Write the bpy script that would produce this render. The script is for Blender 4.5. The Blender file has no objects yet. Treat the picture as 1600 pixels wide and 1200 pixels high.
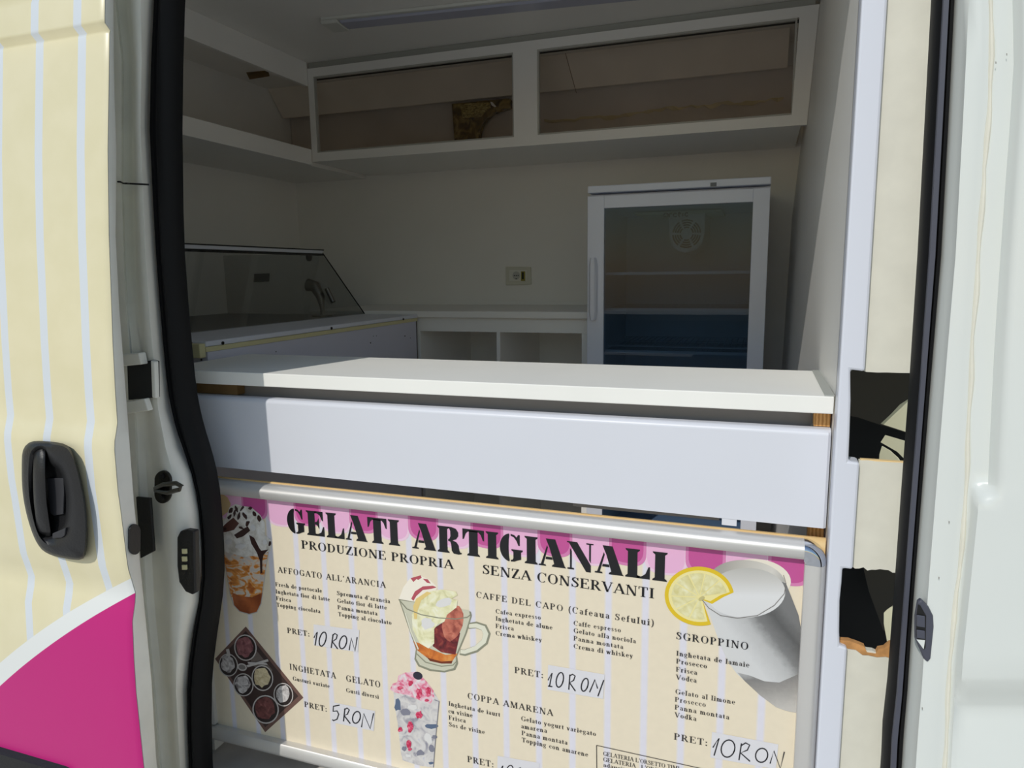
import bpy, bmesh, math, random
from mathutils import Vector, Matrix
random.seed(7)
SC = bpy.context.scene
COL = SC.collection
PI = math.pi

# ------------------------------------------------------------------ camera
F_PX = 1101.5
YAW, PITCH, ROLL = math.radians(19.37), math.radians(8.9), math.radians(-0.75)
EYE = Vector((0.0, -1.15, 1.65))
_f = Vector((-math.sin(YAW) * math.cos(PITCH), math.cos(YAW) * math.cos(PITCH), -math.sin(PITCH)))
_r0 = Vector((math.cos(YAW), math.sin(YAW), 0))
_u0 = _r0.cross(_f)
CR = _r0 * math.cos(ROLL) + _u0 * math.sin(ROLL)
CU = _u0 * math.cos(ROLL) - _r0 * math.sin(ROLL)
CF = _f
cam = bpy.data.cameras.new('camera')
cam.sensor_width = 36.0
cam.lens = 36.0 * F_PX / 1600.0
cam.clip_start = 0.02
co = bpy.data.objects.new('camera', cam)
COL.objects.link(co)
co.matrix_world = Matrix(((CR.x, CU.x, -CF.x, EYE.x), (CR.y, CU.y, -CF.y, EYE.y), (CR.z, CU.z, -CF.z, EYE.z), (0, 0, 0, 1)))
SC.camera = co

# ------------------------------------------------------------------ light
SUN_DIR = Vector((0.263, 1.0, -0.91)).normalized()
w = bpy.data.worlds.new('sky')
SC.world = w
w.use_nodes = True
nt = w.node_tree
nt.nodes.clear()
sky = nt.nodes.new('ShaderNodeTexSky')
sky.sky_type = 'NISHITA'
sky.sun_disc = False
sky.sun_elevation = math.radians(41.3)
sky.sun_rotation = math.atan2(-SUN_DIR.x, -SUN_DIR.y)
sky.air_density = 1.6
sky.ozone_density = 2.5
sky.dust_density = 0.4
bg = nt.nodes.new('ShaderNodeBackground')
bg.inputs['Strength'].default_value = 0.088
wo = nt.nodes.new('ShaderNodeOutputWorld')
nt.links.new(sky.outputs[0], bg.inputs['Color'])
nt.links.new(bg.outputs[0], wo.inputs['Surface'])
sl = bpy.data.lights.new('sun', 'SUN')
sl.energy = 2.1
sl.angle = math.radians(0.53)
sl.color = (1.0, 0.965, 0.90)
so = bpy.data.objects.new('sun', sl)
COL.objects.link(so)
so.location = (-3, -8, 9)
so.rotation_euler = SUN_DIR.to_track_quat('-Z', 'Y').to_euler()
SC.view_settings.view_transform = 'Standard'
SC.view_settings.look = 'None'
SC.view_settings.exposure = 0.0
SC.view_settings.gamma = 1.0
SC.view_settings.use_curve_mapping = False
SC.cycles.max_bounces = 14
SC.cycles.diffuse_bounces = 10
SC.cycles.transparent_max_bounces = 12
SC.cycles.use_denoising = True


# ------------------------------------------------------------------ photo survey: where a sight line of the photo meets a real plane
def sight(x, y):
    return CF + CR * ((x - 800) / F_PX) - CU * ((y - 600) / F_PX)


def PY(x, y, Y):
    d = sight(x, y)
    return EYE + d * ((Y - EYE.y) / d.y)


def PX(x, y, X):
    d = sight(x, y)
    return EYE + d * ((X - EYE.x) / d.x)


def PZ(x, y, Z):
    d = sight(x, y)
    return EYE + d * ((Z - EYE.z) / d.z)


# ------------------------------------------------------------------ materials
def srgb(r, g, b):
    def f(c):
        c /= 255.0
        return c / 12.92 if c <= 0.04045 else ((c + 0.055) / 1.055) ** 2.4
    return (f(r), f(g), f(b), 1.0)


MATS = {}


def mat(name, rgb, rough=0.5, metal=0.0, spec=0.5, var=0.0, vscale=8.0, bump=0.0, bscale=60.0, coat=0.0):
    if name in MATS:
        return MATS[name]
    m = bpy.data.materials.new(name)
    m.use_nodes = True
    n = m.node_tree.nodes
    l = m.node_tree.links
    b = n['Principled BSDF']
    c = srgb(*rgb)
    b.inputs['Base Color'].default_value = c
    b.inputs['Roughness'].default_value = rough
    b.inputs['Metallic'].default_value = metal
    b.inputs['Specular IOR Level'].default_value = spec
    if coat:
        b.inputs['Coat Weight'].default_value = coat
        b.inputs['Coat Roughness'].default_value = 0.08
    tc = n.new('ShaderNodeTexCoord')
    if var > 0:
        nz = n.new('ShaderNodeTexNoise')
        nz.inputs['Scale'].default_value = vscale
        nz.inputs['Detail'].default_value = 5
        l.new(tc.outputs['Object'], nz.inputs['Vector'])
        r = n.new('ShaderNodeValToRGB')
        r.color_ramp.elements[0].position = 0.3
        r.color_ramp.elements[1].position = 0.7
        k = 1 - var
        r.color_ramp.elements[0].color = (c[0] * k, c[1] * k, c[2] * k, 1)
        r.color_ramp.elements[1].color = (min(1, c[0] * (1 + var * .5)), min(1, c[1] * (1 + var * .5)), min(1, c[2] * (1 + var * .5)), 1)
        l.new(nz.outputs[0], r.inputs[0])
        l.new(r.outputs[0], b.inputs['Base Color'])
    if bump > 0:
        nz2 = n.new('ShaderNodeTexNoise')
        nz2.inputs['Scale'].default_value = bscale
        nz2.inputs['Detail'].default_value = 4
        l.new(tc.outputs['Object'], nz2.inputs['Vector'])
        bp = n.new('ShaderNodeBump')
        bp.inputs['Strength'].default_value = bump
        bp.inputs['Distance'].default_value = 0.002
        l.new(nz2.outputs[0], bp.inputs['Height'])
        l.new(bp.outputs[0], b.inputs['Normal'])
    MATS[name] = m
    return m


def ramp_mat(name, stops, scale=30.0, detail=4.0, dist=0.0, rough=0.45, kind='noise', stretch=(1, 1, 1)):
    """procedural blotches: a noise read through colour stops [(pos, (r,g,b)), ...]"""
    if name in MATS:
        return MATS[name]
    m = bpy.data.materials.new(name)
    m.use_nodes = True
    n = m.node_tree.nodes
    l = m.node_tree.links
    b = n['Principled BSDF']
    b.inputs['Roughness'].default_value = rough
    tc = n.new('ShaderNodeTexCoord')
    mp = n.new('ShaderNodeMapping')
    mp.inputs['Scale'].default_value = stretch
    l.new(tc.outputs['Object'], mp.inputs['Vector'])
    if kind == 'noise':
        t = n.new('ShaderNodeTexNoise')
        t.inputs['Detail'].default_value = detail
        t.inputs['Distortion'].default_value = dist
    else:
        t = n.new('ShaderNodeTexVoronoi')
    t.inputs['Scale'].default_value = scale
    l.new(mp.outputs[0], t.inputs['Vector'])
    r = n.new('ShaderNodeValToRGB')
    els = r.color_ramp.elements
    els[0].position, els[0].color = stops[0][0], srgb(*stops[0][1])
    els[1].position, els[1].color = stops[-1][0], srgb(*stops[-1][1])
    for p, c in stops[1:-1]:
        e = els.new(p)
        e.color = srgb(*c)
    l.new(t.outputs[0], r.inputs[0])
    l.new(r.outputs[0], b.inputs['Base Color'])
    MATS[name] = m
    return m


def glass_mat(name, tint=(1, 1, 1), refl=1.0, rough=0.0):
    m = bpy.data.materials.new(name)
    m.use_nodes = True
    n = m.node_tree.nodes
    l = m.node_tree.links
    n.clear()
    out = n.new('ShaderNodeOutputMaterial')
    tr = n.new('ShaderNodeBsdfTransparent')
    tr.inputs[0].default_value = (*tint, 1)
    gl = n.new('ShaderNodeBsdfGlossy')
    gl.inputs['Roughness'].default_value = rough
    fr = n.new('ShaderNodeFresnel')
    geo = n.new('ShaderNodeNewGeometry')
    ior = n.new('ShaderNodeMath')          # 1.45 from outside, its inverse from inside, so a thin pane never mirrors totally
    ior.operation = 'MULTIPLY_ADD'
    ior.inputs[1].default_value = 1 / 1.45 - 1.45
    ior.inputs[2].default_value = 1.45
    l.new(geo.outputs['Backfacing'], ior.inputs[0])
    l.new(ior.outputs[0], fr.inputs[0])
    ma = n.new('ShaderNodeMath')
    ma.operation = 'MULTIPLY'
    ma.inputs[1].default_value = refl
    mx = n.new('ShaderNodeMixShader')
    l.new(fr.outputs[0], ma.inputs[0])
    l.new(ma.outputs[0], mx.inputs[0])
    l.new(tr.outputs[0], mx.inputs[1])
    l.new(gl.outputs[0], mx.inputs[2])
    l.new(mx.outputs[0], out.inputs[0])
    MATS[name] = m
    return m


def wood_mat(name, a, b_, scale=30, axis='X'):
    if name in MATS:
        return MATS[name]
    m = bpy.data.materials.new(name)
    m.use_nodes = True
    n = m.node_tree.nodes
    l = m.node_tree.links
    b = n['Principled BSDF']
    b.inputs['Roughness'].default_value = 0.7
    tc = n.new('ShaderNodeTexCoord')
    wv = n.new('ShaderNodeTexWave')
    wv.bands_direction = axis
    wv.inputs['Scale'].default_value = scale
    wv.inputs['Distortion'].default_value = 3.0
    wv.inputs['Detail'].default_value = 3.0
    l.new(tc.outputs['Object'], wv.inputs['Vector'])
    r = n.new('ShaderNodeValToRGB')
    r.color_ramp.elements[0].color = srgb(*a)
    r.color_ramp.elements[1].color = srgb(*b_)
    l.new(wv.outputs[0], r.inputs[0])
    l.new(r.outputs[0], b.inputs['Base Color'])
    MATS[name] = m
    return m


M_LAM = mat('white_laminate', (240, 238, 233), 0.42, var=0.02, vscale=3)
M_LAMCOOL = mat('cool_white_laminate', (222, 224, 232), 0.4, var=0.015, vscale=3)
M_TOP = mat('counter_white', (245, 244, 238), 0.55, spec=0.25, var=0.03, vscale=5)
M_BAND = mat('satin_white_paint', (218, 220, 228), 0.38, var=0.02, vscale=2.5)
M_EDGE = mat('white_edge_band', (220, 223, 233), 0.35)
M_CREAM = mat('cream_board', (226, 223, 209), 0.55, var=0.05, vscale=26, bump=0.12, bscale=30)
M_VAN = mat('van_white_paint', (222, 226, 222), 0.28, var=0.025, vscale=4, coat=0.3)
M_JAMB = mat('door_jamb_white', (240, 239, 230), 0.38, var=0.10, vscale=9)
M_SEALANT = mat('old_seam_sealant', (226, 223, 208), 0.6, var=0.08, vscale=14, bump=0.4, bscale=40)
M_PILLAR_IN = mat('inner_pillar_cream', (236, 234, 204), 0.5)
M_RUB = mat('black_rubber', (13, 13, 15), 0.6, spec=0.25, bump=0.1, bscale=150)
M_RUBLT = mat('grey_rubber_seal_sheen', (74, 76, 88), 0.42, bump=0.08, bscale=120)  # real grey rubber, and the sunlit sheen painted on the right seal
M_PLA = mat('black_plastic', (26, 26, 28), 0.42, bump=0.25, bscale=240)
M_PAD = mat('charcoal_plastic', (50, 50, 54), 0.45)
M_DARK = mat('dark_steel_cavity_shade', (34, 34, 36), 0.6)  # dark steel, and painted shade for the bracket and pillar hollows
M_BLK = mat('black_paint', (14, 14, 15), 0.5)
M_STEEL = mat('worn_steel', (120, 118, 112), 0.35, metal=1.0)
M_DSTEEL = mat('dark_oiled_steel', (62, 60, 56), 0.4, metal=0.8, var=.3, vscale=40)
M_ALU = mat('brushed_aluminium', (222, 220, 217), 0.46, metal=0.55, var=0.03, vscale=5)
M_CHROME = mat('chrome', (215, 218, 224), 0.08, metal=1.0)
M_PLY = wood_mat('pale_plywood', (226, 188, 128), (240, 208, 152), 14, 'Z')
M_WOOD = wood_mat('pine_end_grain', (176, 122, 62), (222, 170, 104), 60, 'X')
M_BROWN = mat('brown_filler_wood', (126, 98, 58), 0.75, var=.25, vscale=20)
M_FIBRE = mat('torn_fibreboard', (206, 150, 92), 0.9, var=0.3, vscale=60, bump=0.8, bscale=90)
M_FRIDGE = mat('fridge_white_enamel', (222, 226, 238), 0.3)
M_LINER = mat('fridge_liner', (198, 206, 210), 0.5)
M_FAN = mat('fan_cover_plastic', (214, 214, 206), 0.5)
M_FGREY = mat('grey_board', (150, 146, 146), 0.5)
M_DIFF = mat('lamp_diffuser', (178, 180, 196), 0.3)
M_LAMPW = mat('lamp_end_white', (214, 214, 206), 0.4)
M_TAPE = ramp_mat('brown_packing_tape', [(0.25, (50, 36, 16)), (0.5, (112, 86, 36)), (0.75, (176, 150, 84))], 26, 3, 1.2, 0.18)
M_BEIGE = mat('beige_inner_lining', (236, 226, 212), 0.6, var=0.06, vscale=6)
M_IVORY = mat('ivory_strip', (214, 206, 160), 0.5)
M_FLOOR = mat('grey_van_floor', (216, 212, 206), 0.6, var=.15, vscale=12)
M_GROUND = mat('pale_concrete', (214, 210, 203), 0.85, var=.15, vscale=2, bump=.3, bscale=30)
M_GLASS = glass_mat('display_glass', (0.84, 0.85, 0.85), 1.0)
M_CLEAR = glass_mat('clear_shelf_glass', (0.95, 0.96, 0.96), 0.8)
M_FGLASS = glass_mat('fridge_door_glass', (0.60, 0.67, 0.74), 0.75)
M_ACRYL = glass_mat('smoky_acrylic', (0.95, 0.935, 0.92), 0.7, 0.05)
M_INK = mat('black_ink', (22, 22, 26), 0.35)
M_INKW = mat('grey_ink', (62, 58, 54), 0.4)
M_PEN = mat('black_marker', (34, 34, 40), 0.35)
M_STICK = mat('white_price_sticker', (224, 222, 226), 0.3, var=0.03, vscale=40)


# ------------------------------------------------------------------ mesh helper
class MB:
    def __init__(self):
        self.v = []
        self.f = []
        self.m = []

    def add(self, vs, fs, mi=0):
        o = len(self.v)
        self.v += [Vector(p) for p in vs]
        self.f += [[i + o for i in q] for q in fs]
        self.m += [mi] * len(fs)
        return self

    def box(self, x0, x1, y0, y1, z0, z1, mi=0):
        vs = [(x, y, z) for z in (z0, z1) for y in (y0, y1) for x in (x0, x1)]
        return self.add(vs, [(0, 2, 3, 1), (4, 5, 7, 6), (0, 1, 5, 4), (2, 6, 7, 3), (0, 4, 6, 2), (1, 3, 7, 5)], mi)

    def hexa(self, p, mi=0):
        """8 corners in box order"""
        return self.add(p, [(0, 2, 3, 1), (4, 5, 7, 6), (0, 1, 5, 4), (2, 6, 7, 3), (0, 4, 6, 2), (1, 3, 7, 5)], mi)

    def prism(self, poly, off, mi=0, cap=True):
        """closed polygon of 3d points pushed along off"""
        n = len(poly)
        off = Vector(off)
        vs = [Vector(p) for p in poly] + [Vector(p) + off for p in poly]
        fs = [(i, (i + 1) % n, (i + 1) % n + n, i + n) for i in range(n)]
        if cap:
            fs += [list(range(n))[::-1], list(range(n, 2 * n))]
        return self.add(vs, fs, mi)

    def loft(self, secs, closed=True, cap=False, mi=0):
        n = len(secs[0])
        vs = [p for s in secs for p in s]
        fs = []
        for a in range(len(secs) - 1):
            for i in range(n if closed else n - 1):
                j = (i + 1) % n
                fs.append((a * n + i, a * n + j, (a + 1) * n + j, (a + 1) * n + i))
        if cap:
            fs.append(list(range(n))[::-1])
            fs.append([(len(secs) - 1) * n + i for i in range(n)])
        return self.add(vs, fs, mi)

    def tube(self, path, r, n=10, cap=True, mi=0, closed=False):
        path = [Vector(p) for p in path]
        secs = []
        up = Vector((0.13, 0.31, 0.94))
        N = len(path)
        for i, p in enumerate(path):
            if closed:
                t = path[(i + 1) % N] - path[i - 1]
            else:
                t = path[min(i + 1, N - 1)] - path[max(i - 1, 0)]
            t.normalize()
            a = t.cross(up).normalized()
            b = t.cross(a)
            rr = r[i] if isinstance(r, (list, tuple)) else r
            secs.append([p + a * rr * math.cos(2 * PI * k / n) + b * rr * math.sin(2 * PI * k / n) for k in range(n)])
        if closed:
            secs.append(secs[0])
        return self.loft(secs, True, cap and not closed, mi)

    def disc(self, c, r, axis='Y', h=0.002, n=20, mi=0):
        c = Vector(c)
        ax = {'X': (Vector((0, 1, 0)), Vector((0, 0, 1)), Vector((1, 0, 0))), 'Y': (Vector((1, 0, 0)), Vector((0, 0, 1)), Vector((0, -1, 0))), 'Z': (Vector((1, 0, 0)), Vector((0, 1, 0)), Vector((0, 0, 1)))}[axis]
        poly = [c + ax[0] * r * math.cos(2 * PI * k / n) + ax[1] * r * math.sin(2 * PI * k / n) for k in range(n)]
        return self.prism(poly, ax[2] * h, mi)

    def build(self, name, mats, parent=None, smooth=False, bevel=0.0, seg=2, angle=35):
        base = Vector((0, 0, 0))
        p = parent
        while p is not None:
            base += p.location
            p = p.parent
        me = bpy.data.meshes.new(name)
        if parent is None:
            xs = [q.x for q in self.v]
            ys = [q.y for q in self.v]
            zs = [q.z for q in self.v]
            org = Vector(((min(xs) + max(xs)) / 2, (min(ys) + max(ys)) / 2, min(zs)))
        else:
            org = base
        me.from_pydata([tuple(q - org) for q in self.v], [], self.f)
        for mm in (mats if isinstance(mats, (list, tuple)) else [mats]):
            me.materials.append(mm)
        me.polygons.foreach_set('material_index', self.m)
        bm = bmesh.new()
        bm.from_mesh(me)
        if smooth:
            bmesh.ops.remove_doubles(bm, verts=bm.verts, dist=1e-5)
        bmesh.ops.recalc_face_normals(bm, faces=bm.faces)
        if smooth:
            for fc in bm.faces:
                fc.smooth = True
            lim = math.radians(angle)
            for e in bm.edges:
                if len(e.link_faces) == 2 and e.calc_face_angle(0) > lim:
                    e.smooth = False
        bm.to_mesh(me)
        bm.free()
        o = bpy.data.objects.new(name, me)
        COL.objects.link(o)
        if parent is None:
            o.location = org
        else:
            o.parent = parent
        if bevel > 0:
            md = o.modifiers.new('bevel', 'BEVEL')
            md.width = bevel
            md.segments = seg
            md.limit_method = 'ANGLE'
            md.angle_limit = math.radians(40)
        return o


def tag(o, label=None, cat=None, group=None, kind=None):
    for k, val in (('label', label), ('category', cat), ('group', group), ('kind', kind)):
        if val:
            o[k] = val
    return o


def thing(name, loc, label, cat, group=None):
    o = bpy.data.objects.new(name, None)
    COL.objects.link(o)
    o.location = loc
    o.empty_display_size = 0.05
    return tag(o, label, cat, group)


def struct(name, mb, m, **k):
    return tag(mb.build(name, m, **k), kind='structure')


def V3(x, y, z):
    return Vector((x, y, z))


# ------------------------------------------------------------------ setting: ground and the fitted-out interior
struct('ground', MB().box(-14, 14, -18, 8, -0.05, 0), M_GROUND)
struct('floor', MB().box(-2.13, 0.145, -0.02, 1.8, 0.50, 0.55), M_FLOOR)
CEIL = struct('ceiling', MB().box(-2.13, 0.16, -0.10, 1.8, 2.475, 2.49), M_LAM)
WB = struct('wall_back', MB().box(-2.13, 0.16, 1.78, 1.80, 0.55, 2.475), M_LAM)
struct('wall_left', MB().box(-2.13, -2.105, -0.10, 1.78, 0.55, 2.475), M_LAM)


def xr(y, z):
    s = max(0.0, y) / 1.34
    return 0.113 + s * ((z - 2.0) * 0.055 if z > 1.85 else -0.00825 + (z - 1.85) * 0.015)


mb = MB()
zs = [0.55, 1.2, 1.6, 1.85, 2.0, 2.2, 2.475]
ys = [0.0, 0.5, 1.0, 1.34, 1.78]
for z0, z1 in zip(zs, zs[1:]):
    for y0, y1 in zip(ys, ys[1:]):
        mb.add([(xr(y0, z0), y0, z0), (xr(y1, z0), y1, z0), (xr(y1, z1), y1, z1), (xr(y0, z1), y0, z1)], [(0, 1, 2, 3)])
        mb.add([(0.128 + xr(y0, z0) - .113, y0, z0), (0.128 + xr(y1, z0) - .113, y1, z0), (0.128 + xr(y1, z1) - .113, y1, z1), (0.128 + xr(y0, z1) - .113, y0, z1)], [(0, 1, 2, 3)])
wr = struct('wall_right', mb, M_LAM, smooth=True)
# the white edge band on the front of the right partition, notched by the two rough holes
H1T, H1B, H2T, H2B = 1.504, 1.369, 1.203, 1.076
outl = [(.113, .55), (.147, .55), (.147, H2B + .0), (.1365, H2B + .002), (.1345, 1.10), (.1325, 1.15), (.1335, 1.18), (.1335, H2T), (.1475, H2T), (.1475, H1B), (.1325, H1B + .001),
        (.1318, 1.41), (.1305, 1.46), (.1285, 1.49), (.1275, H1T + .002), (.1465, H1T), (.143, 2.475), (.113, 2.475)]
eb = MB().prism([(x, 0.0, z) for x, z in outl], (0, -0.034, 0)).build('edge_band', M_EDGE, wr, bevel=0.0035)
tag(eb, kind='structure')

# ------------------------------------------------------------------ van body around the doorway
van = thing('van_body', (0, -0.1, 0.2), 'white panel van body framing the open side doorway, worn door jambs', 'van')
# side panel behind the sliding door, sill, header, roof, right flank
MB().box(-3.2, -1.30, -0.175, -0.15, 0.30, 2.40).build('side_panel', M_VAN, van)
MB().box(-1.45, 1.6, -0.135, -0.02, 0.30, 0.53).build('sill', mat('grey_step_plastic', (62, 62, 66), .6), van, bevel=0.01)
MB().box(-3.2, 1.6, -0.14, -0.06, 2.325, 2.56).build('header', M_VAN, van, bevel=0.012)
MB().box(-3.2, 1.6, -0.10, 1.95, 2.55, 2.58).build('roof', M_VAN, van, bevel=0.01)
MB().box(.70, 1.6, -.142, -.11, .32, 2.40).build('cab_side', M_VAN, van, bevel=.01)
MB().box(-3.2, 1.6, 1.90, 1.95, 0.30, 2.56).build('far_side', M_VAN, van)
MB().box(-3.2, 1.6, -0.13, 1.95, 0.26, 0.30).build('underbody', M_DARK, van)

# left jamb: columns read at real depths, top to bottom
rows = [-420, -250, 0, 40, 95, 110, 200, 285, 400, 500, 555, 640, 700, 740, 800, 860, 940, 1000, 1080, 1200, 1330]


def lerp_tab(tab, y):
    if y <= tab[0][0]:
        return tab[0][1]
    for (a, va), (b, vb) in zip(tab, tab[1:]):
        if y <= b:
            t = (y - a) / (b - a)
            return va + (vb - va) * t
    return tab[-1][1]


SEAL_L = [(-420, 262), (0, 236), (100, 231), (200, 228), (330, 236), (400, 240), (540, 251), (600, 257), (640, 262), (700, 280), (740, 298), (800, 309), (860, 313), (900, 314), (940, 309), (1000, 296), (1080, 288), (1200, 292), (1330, 302)]
GRV = [(-420, 182), (0, 180), (95, 190), (285, 190), (400, 193), (500, 198), (555, 204), (640, 210), (740, 214), (860, 222), (940, 226), (1080, 240), (1200, 250), (1330, 262)]
secs = []
for y in rows:
    s = lerp_tab(SEAL_L, y)
    g = lerp_tab(GRV, y)
    k = 1.0 if y < 440 else (max(0.0, (540 - y) / 100) if y < 540 else 0.0)     # depth of the upper groove
    k2 = lerp_tab([(540, 0), (700, 1), (900, 1), (1200, .7)], y)
    a0 = PY(g - 26, y, -0.165)
    pts = [V3(a0.x - 0.22, -0.165, a0.z), a0]
    pts += [PY(g, y, -0.160), PY(g + 3, y, -0.160 + 0.03 * k + 0.012 * k2), PY(g + 15, y, -0.158 + 0.032 * k + .022 * k2)]
    wd = s - (g + 17)
    pts += [PY(g + 17 + wd * .12, y, -0.152 + 0.012 * k2), PY(g + 17 + wd * .34, y, -0.160 + .002 * k2), PY(g + 17 + wd * .58, y, -0.158), PY(g + 17 + wd * .8, y, -0.145), PY(s - 1, y, -0.122), PY(s + 5, y, -0.098)]
    e = pts[-1]
    pts.append(V3(e.x - 0.03, -0.045, e.z))
    secs.append(pts)
MB().loft(secs, closed=False).build('rear_jamb', M_JAMB, van, smooth=True, angle=60)
# seam across the jamb and the flare below it
MB().tube([PY(184 + 4 * i, 284 + (2 if i > 1 else 0) + i * .2, -0.166 + (0.02 if 1 < i < 5 else 0)) for i in range(13)], 0.0016, 6).build('weld_seam', M_DARK, van)


def sweep_seal(path, half, d0, mb, flip=1):
    """ribbed rubber lip: path points (front), half widths"""
    secs = []
    prof = [(-1, .030), (-1.02, .012), (-.78, .001), (-.45, .0), (-.36, .006), (-.2, .0075), (-.08, -.003), (.25, -.006), (.62, -.001), (.9, .008), (1.0, .020), (.9, .034)]
    for p, h in zip(path, half):
        secs.append([V3(p.x + a * h * flip, p.y + b, p.z) for a, b in prof])
    mb.loft(secs, closed=True, cap=True)
    return mb


ry = [-400, -200, 0, 100, 200, 330, 400, 480, 540, 590, 620, 640, 660, 680, 700, 720, 740, 770, 800, 830, 860, 900, 940, 970, 1000, 1040, 1080, 1140, 1200, 1330]
SEAL_LR = [(-420, 296), (0, 267), (100, 265), (200, 264), (330, 266), (400, 268), (540, 280), (600, 286), (640, 291), (700, 309), (740, 322), (800, 328), (860, 332), (900, 334), (940, 331), (1000, 321), (1080, 312), (1200, 314), (1330, 324)]


def smooth_tab(tab, y):
    return sum(lerp_tab(tab, y + d) for d in (-36, -24, -12, 0, 12, 24, 36)) / 7


path, half = [], []
for y in ry:
    a = PY(smooth_tab(SEAL_L, y), y, -0.115)
    b = PY(smooth_tab(SEAL_LR, y), y, -0.115)
    path.append((a + b) / 2)
    half.append((b.x - a.x) / 2)
mbs = MB()
sweep_seal(path, half, 0, mbs)
SEAL_R = [(-300, 1478, 1512), (0, 1462, 1495), (200, 1451, 1485), (400, 1440, 1474), (600, 1427, 1457), (800, 1412, 1441), (940, 1402, 1430), (1080, 1391, 1421), (1150, 1383, 1415), (1200, 1381, 1412), (1330, 1372, 1402)]
path, half = [], []
for y, a, b in SEAL_R:
    pa, pb = PY(a, y, -0.1), PY(b, y, -0.1)
    path.append((pa + pb) / 2)
    half.append((pb.x - pa.x) / 2)
sweep_seal(path, half, 0, mbs, -1)
mbs.box(-1.12, 0.21, -0.125, -0.095, 2.305, 2.325)
mbs.build('door_seal', [M_RUB], van, smooth=True, angle=50)
# paler strip along the right seal: sunlit sheen of the black rubber, put in as colour
mb = MB()
secs = []
for (y, a, b), p, h in zip(SEAL_R, path, half):
    secs.append([V3(p.x + u * h, p.y + v, p.z) for u, v in ((-.42, -.004), (-.36, -.0085), (.12, -.009), (.18, -.004))])
mb.loft(secs, closed=True, cap=True)
mb.build('seal_sheen_strip', M_RUBLT, van, smooth=True)

# right jamb and flank, columns from the seal outward
BEAD = [(-300, 1566), (0, 1552), (97, 1554), (207, 1547), (300, 1540), (400, 1533), (533, 1524), (700, 1516), (800, 1512), (917, 1500), (1033, 1488), (1200, 1480), (1330, 1472)]
SR = [(a, c) for a, b, c in SEAL_R]
secs = []
ro = [-300, 0, 100, 200, 300, 400, 480, 560, 640, 700, 735, 752, 760, 768, 776, 784, 800, 840, 900, 960, 1020, 1057, 1066, 1083, 1100, 1108, 1124, 1160, 1220, 1330]
for y in ro:
    s = lerp_tab(SR, y)
    b = lerp_tab(BEAD, y)
    k = lerp_tab([(700, 1), (752, 1), (784, 0), (1330, 0)], y)              # pressed channel ends in a round foot
    d = lerp_tab([(1058, 0), (1066, 0.002), (1100, .019), (1108, .021), (1190, .014), (1330, .0)], y)  # horizontal crease low down
    q0 = PY(s, y, -0.09)
    pts = [V3(q0.x - .008, -0.02, q0.z), PY(s - 5, y, -0.088), PY(s + 2, y, -0.105), PY(s + 10, y, -0.112), PY(s + 19, y, -0.128), PY(b - 16, y, -0.133), PY(b - 5, y, -0.129), PY(b + 2, y, -0.131), PY(b + 6, y, -0.136 + .004 * k),
           PY(b + 16, y, -0.150 + .018 * k + d), PY(b + 30, y, -0.152 + .020 * k + d), PY(b + 44, y, -0.153 + .004 * k + d), PY(b + 58, y, -0.154 + d), PY(b + 120, y, -0.155 + d), PY(b + 260, y, -0.156 + d), PY(b + 700, y, -0.156 + d)]
    secs.append(pts)
MB().loft(secs, closed=False).build('front_jamb', M_VAN, van, smooth=True, angle=60)
MB().tube([PY(lerp_tab(BEAD, y) - 4 + .8 * math.sin(y * .045) + random.uniform(-.5, .5), y, -0.130) for y in range(-200, 1310, 22)], [0.0026 + 0.0007 * math.sin(i * 1.1) for i in range(len(range(-200, 1310, 22)))], 8).build('sealant_bead', M_SEALANT, van, smooth=True)
# chips on the jamb
mb = MB()
for x, y in ((1556, 98), (1483, 816), (1467, 903), (1508, 940), (1441, 1107), (1573, 85)):
    MB().add([PY(x + dx, y + dy, -0.1375 if x > 1500 else -0.1335) for dx, dy in ((-.7, -2), (.8, -1.5), (.6, 2), (-.6, 1.6))], [(0, 1, 2, 3)]).build('paint_chip', mat('chipped_primer', (128, 124, 116), .7), van)

# check plate socket on the right jamb
sock = [(1432, 936), (1437, 932), (1449, 944), (1456, 958), (1457, 975), (1452, 1024), (1447, 1030), (1441, 1024), (1428, 994), (1428, 960)]
inn = [(1434, 944), (1438, 946), (1447, 962), (1446, 1012), (1443, 1015), (1431, 994), (1432, 960)]
o_ = [PY(x, y, -0.122) for x, y in sock]
mb = MB().prism(o_, (0, -0.010, 0))
sk = mb.build('check_socket', M_RUBLT, van, bevel=0.0025)
mb = MB().prism([PY(x, y, -0.1322) for x, y in inn], (0, -0.0006, 0))
mb.build('socket_recess', M_BLK, sk)
mb = MB()
for y0, y1 in ((960, 978), (983, 996)):
    mb.prism([PY(1432, y0, -0.133), PY(1445, y0 + 2, -0.133), PY(1445, y1 + 2, -0.133), PY(1432, y1, -0.133)], (0, -0.002, 0))
mb.build('socket_rib', M_RUBLT, sk, bevel=0.001)
MB().prism([PY(*p, -0.133) for p in ((1432, 999), (1445, 1000), (1443, 1014))], (0, -.001, 0)).build('socket_wedge', M_VAN, sk)

# things bolted to the left jamb
def flat(name, pts, Y, thick, m, parent, bevel=0.0):
    return MB().prism([PY(x, y, Y) for x, y in pts], (0, -thick, 0)).build(name, m, parent, bevel=bevel)


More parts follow.
